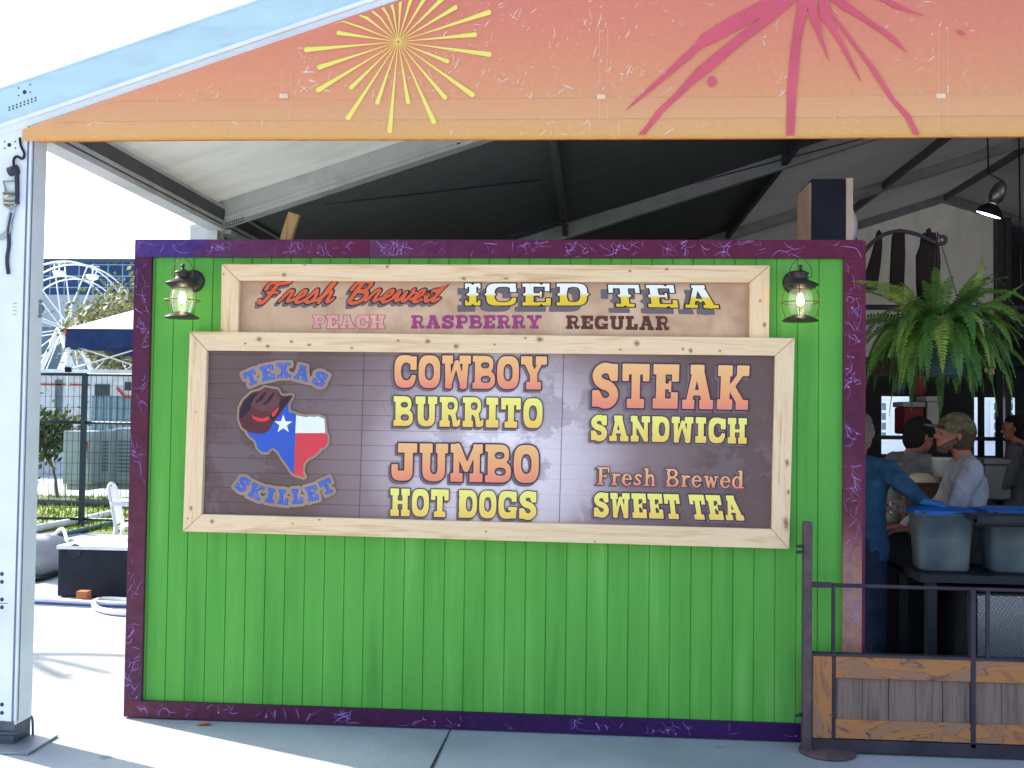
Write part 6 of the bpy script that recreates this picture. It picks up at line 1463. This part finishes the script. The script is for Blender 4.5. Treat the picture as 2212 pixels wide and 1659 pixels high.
mb = MB(); mb.box((xl_, YO, zg), (xr_, YO + 30, zt_)); mb.build('glazing', glassgrid(), ob)
mb = MB(); mb.box((xl_ - .2, YO - .3, 0), (xr_ + .2, YO + 30, zg - .01)); mb.build('wall', mat('office_wall', (.36, .42, .46), .8, var=.1, scale=.6, stretch=(1, 1, .2)), ob)
mb = MB()
mb.box((xl_ - .2, YO - .2, zt_ + .01), (xr_ + .2, YO + 30, zt_ + .4)); mb.build('parapet', mat('office_coping', (.05, .09, .16), .6), ob)
for k in range(14):
    mb = MB(); x_ = xl_ + 2 + k * 5; mb.box((x_, YO - .36, zg * .25), (x_ + 2.4, YO - .31, zg * .75)); mb.build('window', mat('office_window', (.12, .18, .22), .2), ob)
# trees
def tree(name, base, h, cw, label, seed, leafm, trunkm, leaves, group=None, lsz=.09, bare=False):
    rd = random.Random(seed); t = thing(name, base, label, 'tree', group); base = Vector(base); tips = []
    mb = MB()
    def br(p, d, L, r, lv):
        pts = [p.copy()]; q = p.copy()
        for i in range(5): d = (d + Vector((rd.gauss(0, .13), rd.gauss(0, .13), rd.gauss(.03, .08)))).normalized(); q = q + d * L / 5; pts.append(q.copy())
        mb.tube(pts, r, 6 if lv < 2 else 4, r_end=r * (.7 if bare else .55))
        if lv >= (4 if bare else 3): tips.append(q); tips.append(pts[3]); return
        for k in range(rd.randint(3, 4)):
            a = rd.uniform(0, 6.28); nd = (d * .75 + Vector((math.cos(a), math.sin(a), rd.uniform(-.1, .5))) * .75).normalized(); br(pts[rd.choice([3, 4, 5])], nd, L * rd.uniform(.6, .8), r * (.66 if bare else .55), lv + 1)
    br(base, Vector((0, 0, 1)), h * .36, h * (.034 if bare else .022), 0); mb.build('trunk', trunkm, t)
    if not bare:
        cb = MB()
        for k in range(leaves):
            c = rd.choice(tips); p = c + Vector((rd.gauss(0, cw), rd.gauss(0, cw), rd.gauss(0, cw * .8))); n = Vector((rd.gauss(0, 1), rd.gauss(0, 1), rd.gauss(0, 1))).normalized(); a = n.orthogonal().normalized() * lsz * rd.uniform(.6, 1.3); b = n.cross(a) * .55
            cb.m = rd.choices([0, 1], [3, 2])[0]; cb.add([p - a, p - b, p + a, p + b], [(0, 1, 2, 3)])
        cb.build('crown', leafm, t)
    return t
bark = mat('bark', (.16, .13, .11), .9); lf1 = frond_mat('leaf_olive', (.13, .15, .05)); lf2 = frond_mat('leaf_pale', (.30, .30, .16))
tree('shade_tree', (P(560, 700, 24).x + .7, 24, 0), 6.4, .5, 'sunlit olive leaved tree behind the pop-up canopy', 4, [lf1, lf2], bark, 7500)
tree('shade_tree', (P(640, 700, 30).x + 2.2, 30, 0), 6.5, .5, 'second olive tree further back, half behind the purple frame', 9, [lf1, lf2], bark, 4500)
tree('low_shrub', (P(240, 1150, 12).x, 12.4, 0), 1.6, .22, 'dark green shrub behind the mesh fence by the tent post', 12, [frond_mat('leaf_dark', (.04, .08, .03)), lf1], bark, 1500, lsz=.06)
tree('bare_tree', (-8.7, 5.2, 0), 7.5, .3, 'bare branched tree left of the tent post that shades the pavement', 31, None, bark, 0, bare=True)
# machinery cabinets behind the fence
gcab = mat('cabinet_grey', (.34, .40, .44), .55, var=.08, scale=3, dirt=(.25, .3, .33), dscale=4, damt=.4)
def cab(px0, px1, py0, py1, Y, d, lab, louv=False, red=False):
    a_, b_ = P(px0, py1, Y), P(px1, py0, Y); z0 = max(.004, a_.z); t = thing('equipment_cabinet', ((a_.x + b_.x) / 2, Y + d / 2, z0), lab, 'cabinet', 'grey equipment cabinets behind the mesh fence')
    mb = MB(); mb.box((a_.x, Y, z0 + .1), (b_.x, Y + d, b_.z)); mb.box((a_.x + .05, Y + .05, z0), (b_.x - .05, Y + d - .05, z0 + .1)); mb.build('housing', gcab, t, bevel=.012)
    w = b_.x - a_.x; h = b_.z - z0
    mb = MB(); mb.box((a_.x + .06 * w, Y - .018, z0 + .16), (b_.x - .06 * w, Y - .002, b_.z - .05)); dr_ = mb.build('door', gcab, t, bevel=.006)
    if louv:
        mb = MB()
        for k in range(9): mb.box((a_.x + .15 * w, Y - .03, z0 + .3 + k * h * .06), (b_.x - .15 * w, Y - .0185, z0 + .3 + k * h * .06 + h * .03))
        mb.build('louvre', mat('louvre_dark', (.16, .2, .23), .5), t)
    if red:
        mb = MB(); mb.box((b_.x - .2 * w, Y - .05, z0 + h * .68), (b_.x - .12 * w, Y - .019, z0 + h * .82)); mb.build('handle', mat('red_handle', (.5, .03, .03), .5), t)
        mb = MB(); mb.tube(chaikin([(b_.x - .16 * w, Y - .03, z0 + h * .68), (b_.x - .1 * w, Y - .06, z0 + h * .5), (b_.x - .02 * w, Y - .06, z0 + h * .45)], 2), .015, 6); mb.build('cable', gcab, t)
    return t
cab(318, 472, 990, 1292, 11.2, .7, 'grey electrical cabinet with red handle behind the mesh fence', red=True)
cab(492, 575, 985, 1285, 11.6, .8, 'narrow grey louvred unit beside the red handled cabinet', louv=True)
cab(580, 760, 975, 1290, 11.8, .9, 'wide grey unit partly behind the purple frame', louv=True)
cb2 = thing('site_trailer', (P(560, 900, 16).x, 16, 0), 'blue grey corrugated trailer with window panels behind the cabinets', 'trailer')
a_, b_ = P(468, 960, 16), P(900, 812, 16); tl_ = P(500, 745, 16)
mb = MB(); 
x_ = a_.x; 
while x_ < b_.x: mb.box((x_, 16, .4), (x_ + .09, 18, b_.z)); mb.box((x_ + .09, 16.03, .4), (x_ + .15, 18, b_.z)); x_ += .15
mb.build('body', mat('trailer_blue', (.20, .30, .36), .5), cb2)
mb = MB(); mb.box((a_.x, 16.01, b_.z + .002), (b_.x, 18, tl_.z + .3)); mb.build('upper_wall', mat('trailer_white', (.62, .66, .68), .5), cb2)
mb = MB(); mb.box((P(488, 800, 16).x, 15.98, P(488, 806, 16).z), (P(562, 800, 16).x, 16.008, P(488, 748, 16).z)); mb.build('window', mat('trailer_window', (.05, .07, .08), .2), cb2)
mb = MB(); mb.box((P(640, 800, 16).x, 15.98, P(640, 780, 16).z), (P(672, 800, 16).x, 16.008, P(488, 735, 16).z)); mb.build('window', MATS['trailer_window'], cb2)
mb = MB(); mb.bar(P(600, 765, 15.98), P(640, 812, 15.98), .02, .05, (0, 0, 1)); mb.bar(P(640, 812, 15.98), P(672, 812, 15.98), .02, .05); mb.build('red_stripe', mat('red_stripe', (.5, .05, .04), .5), cb2)
for x_ in (a_.x + .8, a_.x + 1.7):
    mb = MB(); mb.lathe([(.001, -.1), (.3, -.1), (.34, -.04), (.34, .04), (.3, .1), (.001, .1)], (x_, 16.2, .345), 20, axis=(0, 1, 0)); mb.build('wheel', dkm, cb2)
sg = thing('site_office', (P(260, 800, 19).x, 19, 0), 'pale low site building with grey roofline behind the shrub', 'building')
a_, b_ = P(100, 970, 19), P(465, 700, 19)
mb = MB(); mb.box((a_.x - 2, 19, 0), (b_.x, 22, b_.z)); mb.build('wall', mat('office_pale', (.55, .58, .60), .7), sg); mb = MB(); mb.box((a_.x - 2.1, 18.8, b_.z + .001), (b_.x + .1, 22.1, b_.z + .12)); mb.build('roof', mat('office_roof', (.7, .72, .75), .6), sg)
mb = MB(); mb.box((P(285, 800, 19).x, 18.97, P(285, 920, 19).z), (P(318, 800, 19).x, 18.998, P(285, 725, 19).z)); mb.build('door', mat('office_door', (.1, .14, .17), .5), sg)
mb = MB(); mb.box((a_.x - 2, 18.97, P(285, 752, 19).z), (b_.x, 18.998, P(285, 745, 19).z)); mb.build('red_band', MATS['red_stripe'], sg)
# white plastic chair
ch = thing('plastic_chair', P(600, 1520, 5.2) * 1.0, 'white plastic garden chair behind the black case', 'chair')
cw = mat('chair_white', (.82, .83, .85), .35, var=.03)
b_ = P(560, 1260, 5.2); cx_, cy_ = b_.x + .27, 5.4; zt_ = b_.z
def chp(x, y, z): a = R_(106); return Vector((cx_ + x * math.cos(a) - y * math.sin(a), cy_ + x * math.sin(a) + y * math.cos(a), z))
sz = zt_ - .43
mb = MB(); mb.grid(lambda u, v: chp((u - .5) * .44, -.22 + .44 * v, sz - .02 * math.sin(math.pi * u)), 8, 6); mb.grid(lambda u, v: chp((u - .5) * .44, -.22 + .44 * v, sz - .022 - .02 * math.sin(math.pi * u)), 8, 6); mb.build('seat', cw, ch)
mb = MB()
for u in range(7):
    x = (u - 3) * .058; mb.bar(chp(x, .22, sz + .02), chp(x * 1.05, .31, zt_ - .035 - .02 * abs(u - 3) / 3), .03, .008, (0, 1, .2))
mb.tube(chaikin([chp(-.23, .22, sz - .01), chp(-.235, .28, sz + .3), chp(-.2, .31, zt_ - .03), chp(0, .32, zt_), chp(.2, .31, zt_ - .03), chp(.235, .28, sz + .3), chp(.23, .22, sz - .01)], 2), .017, 8); mb.build('backrest', cw, ch)
for s in (-1, 1):
    mb = MB(); mb.tube(chaikin([chp(s*.24, .27, sz + .24), chp(s*.27, .0, sz + .22), chp(s*.26, -.2, sz + .2), chp(s*.25, -.25, sz)], 2), .02, 8); mb.build('armrest', cw, ch)
    for y in (-.22, .22): mb = MB(); mb.tube([chp(s*.22, y, sz), chp(s*.26, y * 1.15, .006)], .022, 8, r_end=.016); mb.build('leg', cw, ch)
ch.location = (cx_, cy_, 0)
for c in [o for o in bpy.data.objects if o.parent == ch]: c.data.transform(Matrix.Translation(ORI[ch.name] - Vector((cx_, cy_, 0))))
# black road case with pale lid
rc = thing('road_case', gr(190, 1296), 'low black road case with white top on the pavement left of the green wall', 'case')
g0, g1 = gr(123, 1290), gr(272, 1306); hz = at(123, 1178, g0.y).z; y0 = g0.y - .0
mb = MB(); mb.box((g0.x, y0, .008), (g0.x + .78, y0 + .75, hz - .03)); mb.box((g0.x + .79, y0 + .02, .008), (g0.x + 1.75, y0 + .75, hz - .03)); mb.build('case_body', mat('case_black', (.012, .016, .028), .5, var=.3), rc, bevel=.01)
mb = MB(); mb.box((g0.x - .01, y0 - .01, hz - .029), (g0.x + .785, y0 + .76, hz)); mb.box((g0.x + .788, y0 + .012, hz - .029), (g0.x + 1.76, y0 + .76, hz - .006)); mb.build('case_lid', [mat('case_lid_white', (.75, .76, .8), .5)], rc)
c_ = at(*ZG(530, 125), y0 - .001); mb = MB(); mb.lathe([(.001, .002), (.04, .002), (.048, .006), (.056, .006), (.06, .001)], (c_.x, y0 - .001, c_.z), 20, axis=(0, -1, 0)); mb.build('handle_dish', mat('case_black2', (.018, .024, .036), .35), rc)
mb = MB(); mb.box((g0.x + .745, y0 - .016, .03), (g0.x + .815, y0 - .002, hz - .035)); mb.build('latch_strip', mat('case_strip', (.035, .028, .03), .5), rc)
# loose brick, pipes, hoses, logs
mb = MB(); c_ = gr(187, 1300); mb.box((c_.x - .04, c_.y - .1, .004), (c_.x + .05, c_.y - .02, .1)); tag(mb.build('brick', mat('brick_orange', (.48, .17, .08), .85), bevel=.004), 'orange brick on the pavement against the black case', 'brick')
hose = mat('hose_white', (.8, .8, .83), .5)
def tubepx(name, pts, r, m_, lab, cat, z=None):
    mb = MB(); mb.tube(chaikin([gr(*p, 0) + Vector((0, 0, r + .004)) for p in pts], 2), r, 8); tag(mb.build(name, m_), lab, cat)
tubepx('hose', [(60, 1306), (130, 1309), (200, 1313), (290, 1316)], .016, mat('hose_blue', (.05, .08, .22), .5), 'dark blue hose lying straight on the pavement before the case', 'hose')
tubepx('hose', [(60, 1300), (110, 1301), (170, 1306), (240, 1309), (300, 1312)], .018, hose, 'white hose running along the pavement below the case', 'hose')
tubepx('hose', [(300, 1305), (240, 1301), (212, 1302), (200, 1312), (212, 1324), (250, 1331), (300, 1333)], .022, hose, 'white hose bent in a loop on the pavement', 'hose')
tubepx('pipe', [P2 for P2 in ((70, 1152), (160, 1135), (262, 1112))], .05, hose, 'long white pipe slanting across the grass verge', 'pipe')
tubepx('pipe', [(70, 1172), (160, 1156), (270, 1128)], .03, mat('pipe_teal', (.04, .12, .14), .5), 'dark teal pipe lying beside the white pipe', 'pipe')
tubepx('pipe', [(60, 1092), (150, 1093), (290, 1098)], .06, mat('pipe_dark', (.08, .1, .12), .6), 'dark pipe along the far edge of the verge', 'pipe')
mb = MB(); a_, b_ = gr(60, 1247), gr(122, 1240); mb.tube(chaikin([a_ + Vector((-.3, 0, .18)), a_ + Vector((0, .05, .18)), b_ + Vector((0, .05, .19))], 1), [.17, .175, .18, .19, .185, .17][:len(chaikin([a_, a_, b_], 1))], 12); tag(mb.build('tarp_roll', mat('tarp_grey', (.42, .43, .45), .7, var=.2, scale=6, bump=.6, bscale=9)), 'rolled grey tarpaulin on the ground left of the black case', 'tarpaulin')
mb = MB(); a_, b_ = gr(70, 1210), gr(140, 1196); mb.bar(a_ + Vector((0, 0, .05)), b_ + Vector((0, 0, .05)), .25, .07); tag(mb.build('plank', mat('plank_pale', (.7, .7, .68), .7)), 'pale plank lying behind the rolled tarpaulin', 'plank')
mb = MB(); mb.tube(chaikin([gr(70, 1180) + Vector((0, 0, .02)), gr(115, 1168) + Vector((0, 0, .05)), gr(135, 1160) + Vector((0, 0, .14)), gr(146, 1175) + Vector((0, 0, .02))], 2), .02, 8); tag(mb.build('cable_loop', hose), 'white cable arching up from the ground near the verge', 'cable')
tubepx('cable', [(60, 1262), (100, 1255), (135, 1240)], .02, blackc, 'black cable on the pavement below the tarpaulin roll', 'cable')
c_ = gr(441, 1566); mb = MB(); mb.prism([c_ + Vector(p) for p in ((-.035, -.012, .001), (-.01, -.02, .006), (.03, -.014, .012), (.036, .004, .003), (.012, .018, .010), (-.022, .014, .002))], (0, 0, .003)); tag(mb.build('fallen_leaf', mat('leaf_orange', (.65, .16, .05), .6)), 'small orange scrap on the pavement in front of the wall corner', 'litter')
mb = MB(); mb.tube([at(60, 517, 30), at(180, 523, 30), at(320, 534, 30)], .02, 5); mb.tube([at(60, 517, 30), Vector((at(60, 517, 30).x - 8, 30, 8))], .02, 5); tag(mb.build('overhead_cable', mat('cable_grey', (.5, .5, .5), .6)), 'thin overhead cable crossing the sky between post and wall', 'cable')
# building seen through the open far end of the tent
YQ = 34.0
hb = thing('white_building', (at(2120, 950, YQ).x, YQ, 0), 'white building with paned windows beyond the open end of the tent', 'building')
x0, x1 = at(1800, 900, YQ).x, at(2600, 900, YQ).x
wb = mat('building_white', (.86, .87, .9), .7, var=.03); wp = mat('building_pane', (.16, .26, .34), .2, var=.2)
cx_ = [at(1905 + 32 * k, 920, YQ).x for k in range(14)]
mb = MB(); mb.box((x0, YQ, 0), (x1, YQ + 8, 7)); mb.build('wall', wb, hb)
for k, px in enumerate((1900, 1945, 2108, 2142, 2174, 2230, 2275)):
    a_, b_ = at(px, 952, YQ), at(px + 17, 868, YQ)
    mb = MB(); mb.box((a_.x, YQ - .03, a_.z), (b_.x, YQ - .005, b_.z)); wn = mb.build('window', wp, hb)
    mb = MB(); 
    for j in range(5): z = a_.z + (b_.z - a_.z) * j / 4; mb.box((a_.x - .05, YQ - .06, z - .05), (b_.x + .05, YQ - .031, z + .05))
    for x_ in (a_.x, b_.x): mb.box((x_ - .06, YQ - .057, a_.z - .04), (x_ + .06, YQ - .033, b_.z + .04))
    mb.build('frame', wb, wn)
